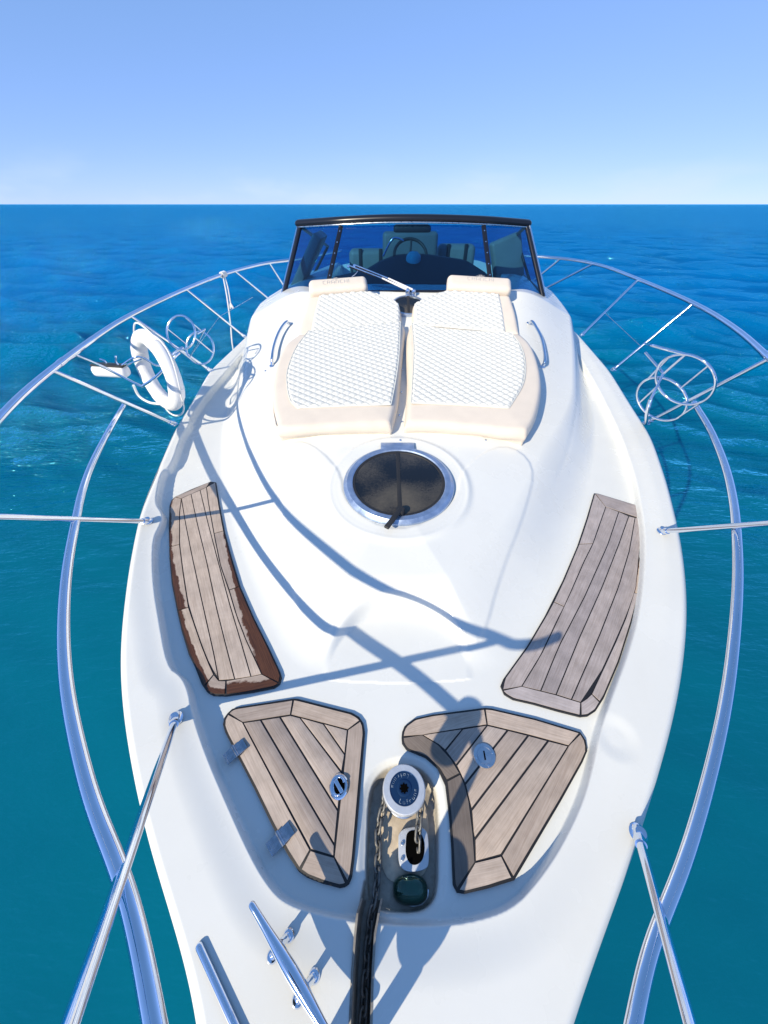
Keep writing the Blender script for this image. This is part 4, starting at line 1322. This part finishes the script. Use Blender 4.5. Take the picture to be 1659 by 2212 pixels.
# rescue float
RF = at_depth((240, 801), LC[1] + .05)
fl_ = empty('rescue_float', RF, label='white oblong rescue float with dark strap beside the life ring', category='float')
wv_ = at_depth((277, 803), LC[1] + .05) - RF; hw_ = np.linalg.norm(wv_); wv_ /= hw_
upv = np.array([0, 0, 1.0]); fw = np.cross(upv, wv_); fw /= np.linalg.norm(fw)
rbox('float_body', RF, (wv_, fw, upv), (hw_, .05, .04), 'buoy', fl_, .032, 5)
rbox('float_strap', RF + upv * .043, (wv_, fw, upv), (hw_ * .93, .032, .007), 'rubber', fl_, .004, 2)
for p0, p1, p2 in (((232, 790), (226, 780), (217, 776)), ((256, 789), (250, 781), (250, 770))):
    tube('float_hook', spline([at_depth(p, RF[1]) for p in (p0, p1, p2)], 5), .007, 'chrome', fl_, 8, round_end=True)
tube('float_hook', np.array([at_depth((305, 776), LC[1] + .06), at_depth((262, 793), RF[1] + .03)]), .006, 'chrome', fl_, 8)

# fender baskets
def basket(name, c0, r0, n0, c1, r1, n1, bars, mat, tub, **props):
    bk = empty(name, c0, **props)
    a = np.linspace(0, 2 * math.pi, 56, endpoint=False)
    P = []
    for c, r_, nn in ((c0, r0, n0), (c1, r1, n1)):
        uu, vv, _ = frame_of(nn)
        pts_ = c + r_ * (np.cos(a)[:, None] * uu + np.sin(a)[:, None] * vv)
        tube('hoop', pts_, tub, 'chrome', bk, 12, closed=True)
        P.append((c, r_, uu, vv, nn))
    # struts join the same bearing on both hoops
    (ca, ra, ua, va, na_), (cb, rb, ub, vb, nb_) = P
    for b_ in bars:
        d = ua * math.cos(b_) + va * math.sin(b_)
        pa = ca + ra * d
        db = d - nb_ * (d @ nb_); db /= np.linalg.norm(db)
        pb = cb + rb * db
        tube('strut', np.array([pa, pb]), tub * .8, 'chrome', bk, 10)
    return bk, P
Yb = 3.05
c0 = on_Y(ZN([(1168, 518)])[0], Yb); c1 = on_Y(ZN([(1308, 632)])[0], Yb + .22)
d0 = c0[1] * CP - c0[2] * SP; d1 = c1[1] * CP - c1[2] * SP
r0 = 117 * .293 / 799 * d0; r1 = 113 * .293 / 799 * d1
n0 = fit_ring(c0, r0, (.15, 1), 35, 30)
bl, P = basket('fender_basket', c0, r0, n0, c1, r1, n0, (.6, 2.2, 3.8, 5.4), 'chrome', .0070, label='two stainless fender hoops on the left rail beyond the life ring', category='fender basket', group='fender baskets on the bow rails')
tube('bracket', np.array([on_Y(ZN([(1185, 625)])[0], Yb - .03), on_Y(ZN([(1092, 682)])[0], Yb - .1)]), .009, 'chrome', bl, 10)
tube('bracket', np.array([on_Y(ZN([(1290, 525)])[0], Yb + .02), on_Y(ZN([(1345, 490)])[0], Yb + .1), wL[0]]), .006, 'chrome', bl, 8)
Yb = 2.35
c0 = on_Y(ZM([(1005, 450)])[0], Yb); c1 = on_Y(ZM([(825, 600)])[0], Yb + .15)
d0 = c0[1] * CP - c0[2] * SP; d1 = c1[1] * CP - c1[2] * SP
r0 = 232 * .2773 / 799 * d0 * .93; r1 = 205 * .2773 / 799 * d1 * .93
n0 = fit_ring(c0, r0, (1, .25), 64, 52)
br_, P = basket('fender_basket', c0, r0, n0, c1, r1, n0, (1.2, 2.6, 4.0, 5.6), 'chrome', .0078, label='two stainless fender hoops beside the rail on the right of the deck', category='fender basket', group='fender baskets on the bow rails')
tube('bracket', spline([on_line(gp((1325,799)), nearest(rt, (1498,656), 0), (1393, 742)), on_Y(ZM([(760, 180)])[0], Yb + .2), on_Y(ZM([(1018, 250)])[0], Yb)], 4), .008, 'chrome', br_, 10)
tube('bracket', np.array([on_Y(ZM([(705, 235)])[0], Yb + .35), on_Y(ZM([(845, 395)])[0], Yb + .12), on_Y(ZM([(745, 600)])[0], Yb + .05)]), .008, 'chrome', br_, 10)
tube('bracket', spline([on_Y(ZM([(745, 600)])[0], Yb + .05), on_Y(ZM([(718, 700)])[0], Yb + .05), gp((1396, 916))], 6), .012, 'chrome', br_, 10)
tube('bracket', np.array([on_Y(ZM([(1018, 250)])[0], Yb), on_Y(ZM([(845, 400)])[0], Yb + .12)]), .008, 'chrome', br_, 10)

# rope tied to the left rail
kn = nearest(lt, (482, 593), 0)
rp_ = empty('fender_line', kn, label='white rope knotted on the left rail with two ends hanging down', category='rope')
ki = int(np.argmin(np.linalg.norm(lt - kn, axis=1))); kd = lt[ki + 1] - lt[ki - 1]; kd /= np.linalg.norm(kd)
ku, kv, _ = frame_of(kd)
hp_ = [kn + kd * (k / 60 - .5) * .09 + (RT + .008) * (math.cos(k * .63) * ku + math.sin(k * .63) * kv) for k in range(61)]
tube('knot', np.array(hp_), .0085, 'rope', rp_, 8)
tube('rope_end', spline([kn + (0, -.02, -.02), on_Y((490, 640), kn[1] - .03), on_Y((498, 700), kn[1] - .05), on_Y((503, 752), kn[1] - .08), on_Y((503, 752), kn[1] - .08) + (-.02, 0, -.5)], 5), .0075, 'rope', rp_, 8)
tube('rope_end', spline([kn + (.02, -.02, -.02), on_Y((492, 620), kn[1] - .02), on_Y((498, 655), kn[1] - .02)], 5), .0065, 'rope', rp_, 8)
te = on_Y((498, 655), kn[1] - .02)
for dx in (-.02, .02):
    tube('rope_end', np.array([te, te + (dx * .5, 0, -.035), te + (dx, 0, -.06)]), [.008, .013, .011], 'rope', rp_, 8)

# ------------------------------------------------------------------ deck hatch
sl_ = .16
hn = np.array([0, -sl_, 1.0]); hn /= np.linalg.norm(hn)
hr = 119 / 799 * (HATCH[1] * CP - HATCH[2] * SP)
HC = np.array([HATCH[0], HATCH[1], float(height(np.array([HATCH[0]]), np.array([HATCH[1]]))[0])])
hat = empty('deck_hatch', HC, yacht)
lathe('hatch_ring', HC, hn, [(hr * .83, .006), (hr * .83, .022), (hr * .85, .027), (hr * .93, .026), (hr * .95, .02), (hr * .99, .012), (hr, .004), (hr, -.02)], 'alu', hat, 96, 30)
lathe('hatch_pane', HC, hn, [(0, -.01), (hr * .832, -.01), (hr * .832, .016), (hr * .80, .018), (0, .019)], 'smoke', hat, 96, 30)
lathe('hatch_seal', HC, hn, [(hr * .832, .010), (hr * .832, .0195), (hr * .825, .021), (hr * .785, .0205), (hr * .78, .018)], 'rubber', hat, 96, 30)
hu, hv, _ = frame_of(hn)
rbox('hatch_bar', HC + hn * .0195, (hu, hv, hn), (hr * .035, hr * .79, .0018), 'rubber', hat, .0015, 2)
rbox('hatch_hinge', HC + hv * hr * .99 + hn * .012, (hu, hv, hn), (hr * .33, hr * .10, .012), 'alu', hat, .004, 2)
kb = HC - hv * hr * .77 + hn * .02
ke = on_plane((833, 1130), HC[2] + .05)
ke = kb + np.array([-.075, -.13, .015])
lathe('hatch_handle', kb, hn, [(0, 0), (.026, 0), (.026, .03), (.022, .036), (0, .037)], 'rubber', hat, 24)
hd = ke - kb; hd -= hn * (hd @ hn); L = np.linalg.norm(hd); hd /= L
rbox('hatch_handle', kb + hd * L * .5 + hn * .03, (hd, np.cross(hn, hd), hn), (L * .5, .014, .008), 'rubber', hat, .005, 3)

# ------------------------------------------------------------------ sunbathing cushions
def coons(b0, b1, b2, b3, nu, nv):
    """b0 back L->R, b1 right back->front, b2 front L->R, b3 left back->front"""
    b0, b2 = resample(b0, nu), resample(b2, nu); b1, b3 = resample(b1, nv), resample(b3, nv)
    c00 = (b0[0] + b3[0]) / 2; c10 = (b0[-1] + b1[0]) / 2; c01 = (b2[0] + b3[-1]) / 2; c11 = (b2[-1] + b1[-1]) / 2
    s_ = np.linspace(0, 1, nu)[None, :, None]; t_ = np.linspace(0, 1, nv)[:, None, None]
    return (1 - t_) * b0[None] + t_ * b2[None] + (1 - s_) * b3[:, None] + s_ * b1[:, None] - ((1 - s_) * (1 - t_) * c00 + s_ * (1 - t_) * c10 + (1 - s_) * t_ * c01 + s_ * t_ * c11)
def grid_faces(nv, nu, flip=False):
    i = np.arange(nv - 1)[:, None]; j = np.arange(nu - 1)[None, :]
    Fq = np.stack([i * nu + j, (i + 1) * nu + j, (i + 1) * nu + j + 1, i * nu + j + 1], -1).reshape(-1, 4)
    return Fq[:, ::-1].copy() if flip else Fq
def pillow(name, G, up, thick, mat, parent, edge=.03, crown=.012, skirt=None, wob=0.0, **props):
    """cushion with rounded edges: grid G is its top outline"""
    nv, nu = G.shape[:2]
    top = G.copy()
    # distance to border in metres
    d = np.full((nv, nu), 1e9)
    B_ = np.concatenate([G[0], G[-1], G[:, 0], G[:, -1]])
    flatG = G.reshape(-1, 3)
    for k in range(0, len(flatG), 2000):
        dd_ = np.linalg.norm(flatG[k:k + 2000, None] - B_[None], axis=2).min(1)
        d.reshape(-1)[k:k + 2000] = dd_
    tt = np.clip(d / edge, 0, 1)
    drop = -edge * (1 - np.sqrt(np.clip(1 - (1 - tt) ** 2, 0, 1))) * .9
    drop += crown * (1 - np.exp(-d / .12)) - crown
    top = top + up * drop[..., None]
    V = [top.reshape(-1, 3)]
    Fc = [tuple(f) for f in grid_faces(nv, nu)]
    ring_ = [(0, j) for j in range(nu)] + [(i, nu - 1) for i in range(1, nv)] + [(nv - 1, j) for j in range(nu - 2, -1, -1)] + [(i, 0) for i in range(nv - 2, 0, -1)]
    base_ = nv * nu
    last = [i * nu + j for i, j in ring_]
    cen = G.reshape(-1, 3).mean(0)
    rad_ = []
    for k, (i, j) in enumerate(ring_):
        a_, b_ = ring_[k - 1], ring_[(k + 1) % len(ring_)]
        tg_ = G[b_] - G[a_]
        o_ = np.cross(tg_, up); o_ /= np.linalg.norm(o_) + 1e-9
        if o_ @ (G[i, j] - cen) < 0: o_ = -o_
        rad_.append(o_)
    rad_ = np.array(rad_)
    for q in range(4): rad_ = (np.roll(rad_, 1, 0) + rad_ + np.roll(rad_, -1, 0)) / 3
    for li, f in enumerate(np.linspace(.12, 1, 9)):
        row = []
        for k, (i, j) in enumerate(ring_):
            p = top[i, j] - up * (thick * f) + rad_[k] * .008 * math.sin(min(f * 1.6, 1) * math.pi)
            if skirt is not None: p = p + skirt(f, i, j, nv, nu, rad_[k])
            row.append(p)
        V.append(np.array(row))
        cur = [base_ + li * len(ring_) + k for k in range(len(ring_))]
        for k in range(len(ring_)):
            l = (k + 1) % len(ring_)
            Fc.append((last[k], last[l], cur[l], cur[k]))
        last = cur
    return put(name, mesh_from(name, np.vstack(V), Fc, mat), parent, **props)
def quilted(name, G, up, mat, parent, pitch=.047, lift=.003, puff=.011, ang=(R(38), R(-38)), **props):
    nv, nu = G.shape[:2]
    ex = G[nv // 2, -1] - G[nv // 2, 0]; ex /= np.linalg.norm(ex)
    ey = np.cross(up, ex)
    o_ = G[0, 0]
    xx = (G - o_) @ ex; yy = (G - o_) @ ey
    h = 1.0
    for a in ang:
        t_ = (xx * math.sin(a) + yy * math.cos(a)) / pitch
        h = h * (1 - np.abs(np.cos(np.pi * t_)) ** 4)
    hh_ = np.clip(h, 0, 1) ** .6
    # sunk border
    e = np.ones((nv, nu)); k = 3
    for q in range(k):
        e[q] = np.minimum(e[q], q / k); e[-1 - q] = np.minimum(e[-1 - q], q / k)
        e[:, q] = np.minimum(e[:, q], q / k); e[:, -1 - q] = np.minimum(e[:, -1 - q], q / k)
    T = G + up * (lift + puff * hh_ * e - .012 * (1 - e) * 0 - (1 - e) * .006)[..., None]
    me = mesh_from(name, T.reshape(-1, 3), grid_faces(nv, nu), mat)
    at = me.attributes.new('groove_grey', 'FLOAT', 'POINT')          # darker grey along the quilting lines
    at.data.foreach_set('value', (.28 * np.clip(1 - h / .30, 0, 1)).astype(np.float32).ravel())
    return put(name, me, parent, **props)

SZ0, SK = -1.10 - .241 * 2.174, .241
UPS = np.array([0, -SK, 1]) / math.hypot(1, SK)
seatp = lambda pts: np.array([on_plane(p, SZ0, SK) for p in ZC(pts)])
BZ0, BK = -.865 - .48 * 3.38, .48
UPB = np.array([0, -BK, 1]) / math.hypot(1, BK)
backp = lambda pts: np.array([on_plane(p, BZ0, BK) for p in ZC(pts)])
def seat(side, b0, b1, b2, b3, q0, q1, q2, q3, lab):
    A = [spline(seatp(x), 6) for x in (b0, b1, b2, b3)]
    G = coons(*A, 60, 70)
    c = G.reshape(-1, 3).mean(0)
    root = empty('seat_cushion', c - UPS * .09, label=lab, category='cushion', group='sunbathing cushions')
    # front skirt hangs with loose folds
    def skirt(f, i, j, nv, nu, o):
        if i < nv - 1: return np.zeros(3)
        s_ = j / (nu - 1)
        s_ = s_ if side > 0 else 1 - s_
        fold = .010 * math.sin(7 * s_ + 5 * f * s_ + .6) + .005 * math.sin(19 * s_ - 6 * f)
        e_ = min(1, 8 * s_, 8 * (1 - s_))
        return np.array([0, (.050 * f ** 1.3 - fold * f) * e_, 0])
    pillow('cushion_cover', G, UPS, .095, 'vinyl', root, .035, .012, skirt)
    Q = [spline(seatp(x), 6) for x in (q0, q1, q2, q3)]
    GQ = coons(*Q, 150, 190)
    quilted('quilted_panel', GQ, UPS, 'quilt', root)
    # piping round the panel
    per = np.vstack([GQ[0], GQ[1:, -1], GQ[-1, ::-1][1:], GQ[::-1, 0][1:-1]])[::3]
    tube('piping', per + UPS * .001, .0035, 'quilt', root, 6, closed=True)
    return root
seat(1, [(268,368),(420,352),(600,332),(818,303)], [(818,303),(826,340),(808,520),(790,700),(757,845)], [(150,830),(170,868),(400,858),(600,848),(757,845)], [(268,368),(195,425),(150,520),(128,650),(130,760),(150,830)],
     [(322,360),(500,345),(650,328),(806,312)], [(806,312),(800,470),(785,600),(757,750)], [(262,768),(400,762),(560,756),(757,750)], [(322,360),(255,450),(212,560),(208,640),(225,725),(262,768)], 'left quilted seat cushion with beige border on the foredeck')
seat(-1, [(858,310),(1000,338),(1200,355),(1440,366)], [(1440,366),(1500,425),(1540,520),(1556,640),(1530,780),(1478,882)], [(832,838),(1000,845),(1200,862),(1380,880),(1478,882)], [(858,310),(842,400),(848,600),(842,720),(832,838)],
     [(866,318),(1000,345),(1200,362),(1392,372)], [(1392,372),(1440,440),(1463,530),(1452,640),(1378,768)], [(862,742),(1000,746),(1200,756),(1378,768)], [(866,318),(876,450),(870,600),(862,742)], 'right quilted seat cushion with beige border on the foredeck')
def back(b0, b1, b2, b3, q0, q1, q2, q3, hd_, word_at, lab):
    A = [spline(backp(x), 5) for x in (b0, b1, b2, b3)]
    G = coons(*A, 50, 40)
    c = G.reshape(-1, 3).mean(0)
    root = empty('backrest_cushion', c - UPB * .1, label=lab, category='cushion', group='sunbathing cushions')
    pillow('cushion_cover', G, UPB, .12, 'vinyl', root, .03, .010)
    Q = [spline(backp(x), 5) for x in (q0, q1, q2, q3)]
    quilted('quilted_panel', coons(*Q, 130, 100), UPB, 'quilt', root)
    # head roll
    P = backp(hd_)              # lower left, lower right, upper right, upper left
    cen = P.mean(0); ex = P[1] - P[0] + P[2] - P[3]; ex /= np.linalg.norm(ex); ey = np.cross(UPB, ex)
    hx = (np.linalg.norm(P[1] - P[0]) + np.linalg.norm(P[2] - P[3])) / 4; hy = (np.linalg.norm(P[3] - P[0]) + np.linalg.norm(P[2] - P[1])) / 4
    rbox('headrest', cen + UPB * -.02, (ex, ey, UPB), (hx, hy, .062), 'vinyl', root, .045, 6)
    # name embossed on the roll, small crest over it
    wc = backp([word_at])[0]; top = UPB * .0435
    wc = wc - UPB * ((wc - cen) @ UPB) + 0
    L_ = .235; h_ = .042; cw = .024; gap = (L_ - 6 * cw) / 6
    seq = []
    x0 = -L_ / 2
    for chh in 'CRANCHI':
        seq.append((chh, x0, -h_ / 2, cw if chh != 'I' else .001, h_)); x0 += cw + gap
    strokes('lettering', seq, lambda a, b_: wc + ex * a + ey * b_ + top, .0022, 'thread', root)
    V = []; Fc = []
    for line in ([(-.035,.012),(-.012,.0),(.012,.0),(.035,.012)], [(-.012,.018),(.0,-.006),(.012,.018)], [(-.018,.02),(.018,.02)]):
        v_, f_ = tube_vf([wc + ex * a + ey * (b_ + .036) + top for a, b_ in line], .002, 6, False, 1, sum(len(q) for q in V)); V.append(v_); Fc += f_
    put('emblem', mesh_from('emblem', np.vstack(V), Fc, 'thread'), root)
    return root
back([(318,172),(480,160),(640,150),(730,178),(800,212)], [(800,212),(808,260),(806,330)], [(262,385),(450,368),(620,350),(806,330)], [(318,172),(292,260),(262,385)],
     [(378,172),(500,160),(640,152),(728,182),(796,216)], [(796,216),(802,265),(800,328)], [(332,372),(480,360),(640,345),(800,328)], [(378,172),(352,270),(332,372)],
     [(318,170),(640,148),(622,82),(330,108)], (468, 126), 'left backrest cushion with beige head roll below the windscreen')
back([(876,212),(950,178),(1042,146),(1200,152),(1388,166)], [(1388,166),(1418,260),(1440,375)], [(872,328),(1050,345),(1250,362),(1440,375)], [(876,212),(872,260),(872,328)],
     [(880,216),(952,182),(1042,150),(1180,154),(1326,164)], [(1326,164),(1345,260),(1360,368)], [(878,326),(1050,342),(1200,355),(1360,368)], [(880,216),(877,260),(878,326)],
     [(1042,144),(1392,164),(1384,98),(1060,76)], (1222, 112), 'right backrest cushion with beige head roll below the windscreen')
# track in front of the cushions
tr0 = on_deck([(655, 941), (1078, 946)], .004)
tube('cushion_track', np.array([tr0[0], tr0[0] * .5 + tr0[1] * .5, tr0[1]]), .009, 'chrome', yacht, 8)
sn_ = on_deck(ZC([(812,450),(815,565),(812,685),(800,805),(815,840),(805,937),(1255,935),(95,572)]) + [(1093, 945)], .0)
s0 = lathe('snap_stud', sn_[0], (0, -.25, 1), [(0, -.002), (.008, -.002), (.008, .003), (.005, .006), (0, .0065)], 'chrome', yacht, 12)
for q in sn_[1:]:
    clone(s0, 'snap_stud', q - sn_[0], yacht)

# grab handles beside the cushions
def grab(pts, lifts):
    q = np.array([on_deck([p], l)[0] for p, l in zip(ZC(pts), lifts)])
    tube('grab_handle', spline(q, 8), .0125, 'chrome', yacht, 12)
    for i in (0, -1):
        lathe('handle_foot', on_deck([ZC([pts[i]])[0]])[0], (0, -.2, 1), [(0, -.004), (.022, -.004), (.022, .004), (.014, .009), (0, .01)], 'chrome', yacht, 20)
grab([(130,545),(130,500),(140,440),(160,380),(185,335),(208,312),(222,322)], [.0,.05,.055,.055,.055,.05,.0])
grab([(1482,320),(1500,312),(1525,350),(1548,400),(1563,470),(1566,520),(1552,550)], [.0,.05,.055,.055,.055,.05,.0])

# small oval hatch between the backrests
vc = on_deck([(882, 664)], .0)[0]
vr = 26 / 799 * (vc[1] * CP - vc[2] * SP)
vh = empty('vent_hatch', vc, yacht)
lathe('vent_ring', vc, (0, -.36, 1), [(vr * .9, .004), (vr * .92, .03), (vr * 1.02, .028), (vr * 1.06, .012), (vr * 1.06, -.03)], 'alu', vh, 48, 30, sx=1.35, sy=1.35)
lathe('vent_pane', vc, (0, -.36, 1), [(0, -.01), (vr * .92, -.01), (vr * .92, .022), (0, .026)], 'smoke', vh, 48, 30, sx=1.33, sy=1.33)
rbox('vent_bar', vc + (0, 0, .027), ((1, 0, 0), (0, .94, .34), (0, -.34, .94)), (.012, vr * 1.15, .002), 'rubber', vh, .001, 1)

# ------------------------------------------------------------------ windscreen
ws = empty('windscreen', on_Y((890, 632), 4.15), yacht)
base_px = [((611,650),4.55),((655,641),4.36),((704,634),4.24),((790,631),4.17),((880,630),4.14),((970,630),4.13),((1062,633),4.14),((1115,636),4.22),((1172,641),4.36)]
top_px = [((649,489),4.98),((690,489),4.82),((737,489),4.70),((815,487),4.62),((890,486),4.58),((965,486),4.58),((1044,488),4.60),((1090,488),4.68),((1137,487),4.80)]
Bp = np.array([on_Y(p, y) for p, y in base_px]); Tp = np.array([on_Y(p, y) for p, y in top_px])
Bs, Ts = spline(Bp, 6), spline(Tp, 6)
def sheet(lo, hi, th):
    n = len(lo)
    nn = np.cross(lo[-1] - lo[0], hi[0] - lo[0]); nn /= np.linalg.norm(nn)
    V = np.vstack([lo, hi, lo + nn * th, hi + nn * th])
    Fc = []
    for i in range(n - 1):
        Fc += [(i, i + 1, n + i + 1, n + i), (2 * n + i, 3 * n + i, 3 * n + i + 1, 2 * n + i + 1), (i, 2 * n + i, 2 * n + i + 1, i + 1), (n + i, n + i + 1, 3 * n + i + 1, 3 * n + i)]
    Fc += [(0, n, 3 * n, 2 * n), (n - 1, 3 * n - 1, 4 * n - 1, 2 * n - 1)]
    return V, Fc
for a, b_ in ((0, 13), (12, 37), (36, 49)):
    V, Fc = sheet(Bs[a:b_], Ts[a:b_], .004)
    bm = bmesh.new(); vs = [bm.verts.new(v) for v in V]
    for f in Fc: bm.faces.new([vs[k] for k in f])
    bm_put('pane', bm, 'glass', ws, 30)
tube('lower_frame', Bs, .014, 'framedark', ws, 10)
mu = lambda i: np.array([Bs[i] + (Ts[i] - Bs[i]) * s for s in np.linspace(0, 1, 8)]) + np.array([0, -.008, .004])
def flatbar(name, pts, wdt, th, mat, parent):
    p = np.asarray(pts); d = (p[-1] - p[0]); d /= np.linalg.norm(d)
    side = np.cross(d, (0, -.9, .4)); side /= np.linalg.norm(side); nn = np.cross(side, d)
    c = p.mean(0); L = np.linalg.norm(p[-1] - p[0])
    return rbox(name, c, (side, d, nn), (wdt, L / 2, th), mat, parent, th * .7, 2)
for i in (12, 36):
    flatbar('mullion', mu(i), .022, .008, 'framedark', ws)
    for s in np.linspace(.1, .92, 6):
        p = Bs[i] + (Ts[i] - Bs[i]) * s + np.array([0, -.02, .006])
        lathe('screw', p, (0, -.9, .35), [(0, 0), (.006, 0), (.005, .003), (0, .004)], 'chrome', ws, 10)
for i in (0, -1):
    tube('corner_post', np.array([Bs[i], Bs[i] * .5 + Ts[i] * .5, Ts[i]]), .021, 'framedark', ws, 12)
    o_ = np.array([-.03 if i == 0 else .03, -.012, 0])
    tube('corner_trim', np.array([Bs[i], Bs[i] * .5 + Ts[i] * .5, Ts[i]]) + o_, .008, 'chrome', ws, 8)
# header: dark rolled cover along the top edge
th_px = [((646,483),4.99),((690,480),4.84),((737,477),4.72),((815,473),4.64),((890,472),4.60),((965,473),4.60),((1044,476),4.62),((1090,479),4.70),((1139,483),4.82)]
Hd = spline(np.array([on_Y(p, y) for p, y in th_px]), 6)
tube('header', Hd, .044, 'framedark', ws, 16, flat=.8, round_end=True)
tube('header_trim', Hd + np.array([0, -.040, -.028]), .007, 'satin', ws, 8)
# side windows running aft
for sgn, i in ((-1, 0), (1, -1)):
    b0_ = Bs[i]; t0_ = Ts[i]
    off = np.array([ax(6.6) - ax(4.5) + sgn * .12, 2.1, .0])
    lo = np.array([b0_ + off * s + np.array([0, 0, .02]) for s in np.linspace(0, 1, 6)]); hi = np.array([t0_ + off * np.array([1, .85, 1]) * s + np.array([0, 0, -.30 * s]) for s in np.linspace(0, 1, 6)])
    tube('side_frame', lo, .016, 'framedark', ws, 8)
    tube('side_frame', hi, .020, 'framedark', ws, 8)
    tube('side_frame', np.array([lo[-1], hi[-1]]), .02, 'framedark', ws, 8)
    tube('side_frame', np.array([lo[2], hi[2]]), .016, 'framedark', ws, 8)

# wipers
wb = [on_Y((880, 630), 4.10), on_Y((893, 631), 4.10)]
wt = [on_Y((753, 572), 4.23), on_Y((766, 571), 4.23)]
for k in (0, 1):
    wi = empty('wiper', wb[k], yacht)
    el = wb[k] + (wt[k] - wb[k]) * .42 + np.array([0, -.03, .02])
    b_ = wb[k] + np.array([0, -.03, .02])
    tube('wiper_arm', np.array([b_, b_ * .6 + el * .4, el]), [.017, .015, .011], 'buoy', wi, 10, flat=.6, round_end=True)
    tube('wiper_arm', np.array([el, wt[k] + (0, -.03, .0)]), .0065, 'chrome', wi, 8)
    tube('wiper_blade', np.array([el * .8 + wt[k] * .2 + (0, .01, -.01), wt[k] + (0, -.012, -.012)]), .006, 'rubber', wi, 8)
    lathe('wiper_pivot', wb[k] + (0, -.03, -.03), (0, -.3, 1), [(0, 0), (.024, 0), (.022, .05), (.012, .065), (0, .066)], 'chrome', wi, 18)
    lathe('wiper_pivot', wt[k] + (0, -.035, -.01), (0, -.9, .3), [(0, 0), (.014, 0), (.012, .02), (0, .021)], 'chrome', wi, 12)
tube('washer_hose', spline([on_Y((760, 598), 4.17), on_Y((768, 592), 4.18), on_Y((775, 582), 4.2)], 6), .004, 'satin', yacht, 6)

# ------------------------------------------------------------------ cockpit seen through the glass
dash = empty('dashboard', on_Y((880, 600), 4.9), yacht)
GZ = lambda pts, Y: [on_Y(p, Y) for p in ZG(pts)]
dv_ = GZ([(380,430),(560,390),(650,335),(740,300),(830,292),(920,294),(1000,305),(1140,327),(1230,385),(1330,470)], 5.0)
front = [q.copy() for q in dv_]
V = []; n = len(dv_)
for q in dv_: V.append(q)
for q in dv_: V.append(q + (0, .45, -.02))
for q in dv_: V.append(np.array([q[0] * .97, 4.35, -.76]))
for q in dv_: V.append(np.array([q[0], q[1] + .45, -1.5]))
Fc = [(i, i + 1, n + i + 1, n + i) for i in range(n - 1)] + [(2 * n + i, 2 * n + i + 1, i + 1, i) for i in range(n - 1)] + [(n + i, n + i + 1, 3 * n + i + 1, 3 * n + i) for i in range(n - 1)]
put('dash_top', mesh_from('dash_top', V, Fc, 'dash', True, 40), dash)
cpz = GZ([(835, 303)], 4.95)[0]
lathe('compass', cpz + (0, 0, -.03), (0, -.25, 1), [(.085, -.05), (.088, 0), (.075, .05), (.045, .08), (.0, .09)], 'compass', dash, 28, 60)
# steering wheel
sw = GZ([(818, 292)], 5.25)[0]
wn_ = np.array([.05, -.75, .6]); u_, v_, n2_ = frame_of(wn_)
wheel = [sw + .19 * (math.cos(a) * u_ + math.sin(a) * v_) for a in np.linspace(0, 2 * math.pi, 40, endpoint=False)]
tube('steering_wheel', np.array(wheel), .017, 'rubber', dash, 10, closed=True)
for a in (R(90), R(210), R(330)):
    tube('wheel_spoke', np.array([sw - n2_ * .04, sw + .19 * (math.cos(a) * u_ + math.sin(a) * v_)]), .012, 'rubber', dash, 8)
# helm seat
hsx = GZ([(815, 258)], 6.0)[0]
hseat = empty('helm_seat', hsx - (0, 0, .7), yacht)
rbox('seat_back', hsx + (0, 0, -.05), XYZ, (.36, .07, .24), 'greypanel', hseat, .05, 4)
rbox('seat_base', hsx + (0, -.15, -.42), XYZ, (.36, .25, .12), 'cabin', hseat, .05, 4)
rbox('seat_base', hsx + (0, -.1, -.75), XYZ, (.30, .2, .24), 'greypanel', hseat, .02, 2)
rbox('seat_head', hsx + (.02, .02, .21), XYZ, (.24, .08, .05), 'dash', hseat, .04, 4)
for px, wdt in (((600, 330), .30), ((1065, 305), .26)):
    q = GZ([px], 6.3)[0]
    se = empty('cockpit_seat', q - (0, 0, .5), yacht)
    rbox('seat_back', q, XYZ, (wdt, .12, .16), 'cabin', se, .07, 5)
    rbox('seat_base', q + (0, -.25, -.30), XYZ, (wdt, .3, .10), 'cabin', se, .05, 4)
    for dx in (-.12, .12):
        rbox('seat_stripe', q + (dx * wdt / .26, -.115, .02), XYZ, (.025, .012, .145), 'dash', se, .006, 2)
tube('stay', spline(GZ([(668,298),(690,250),(718,203),(745,197),(780,212)], 5.1), 6), .010, 'chrome', yacht, 8)
# side lockers and folded panels
rbox('coaming_panel', GZ([(250, 340)], 5.2)[0], ((.55, 0, .83), (0, 1, 0), (-.83, 0, .55)), (.34, .3, .05), 'greypanel', yacht, .02, 2)
rbox('coaming_panel', GZ([(1352, 315)], 5.4)[0], ((.9, .2, .3), (-.2, 1, 0), (-.3, 0, .9)), (.19, .06, .24), 'cabin', yacht, .03, 3)
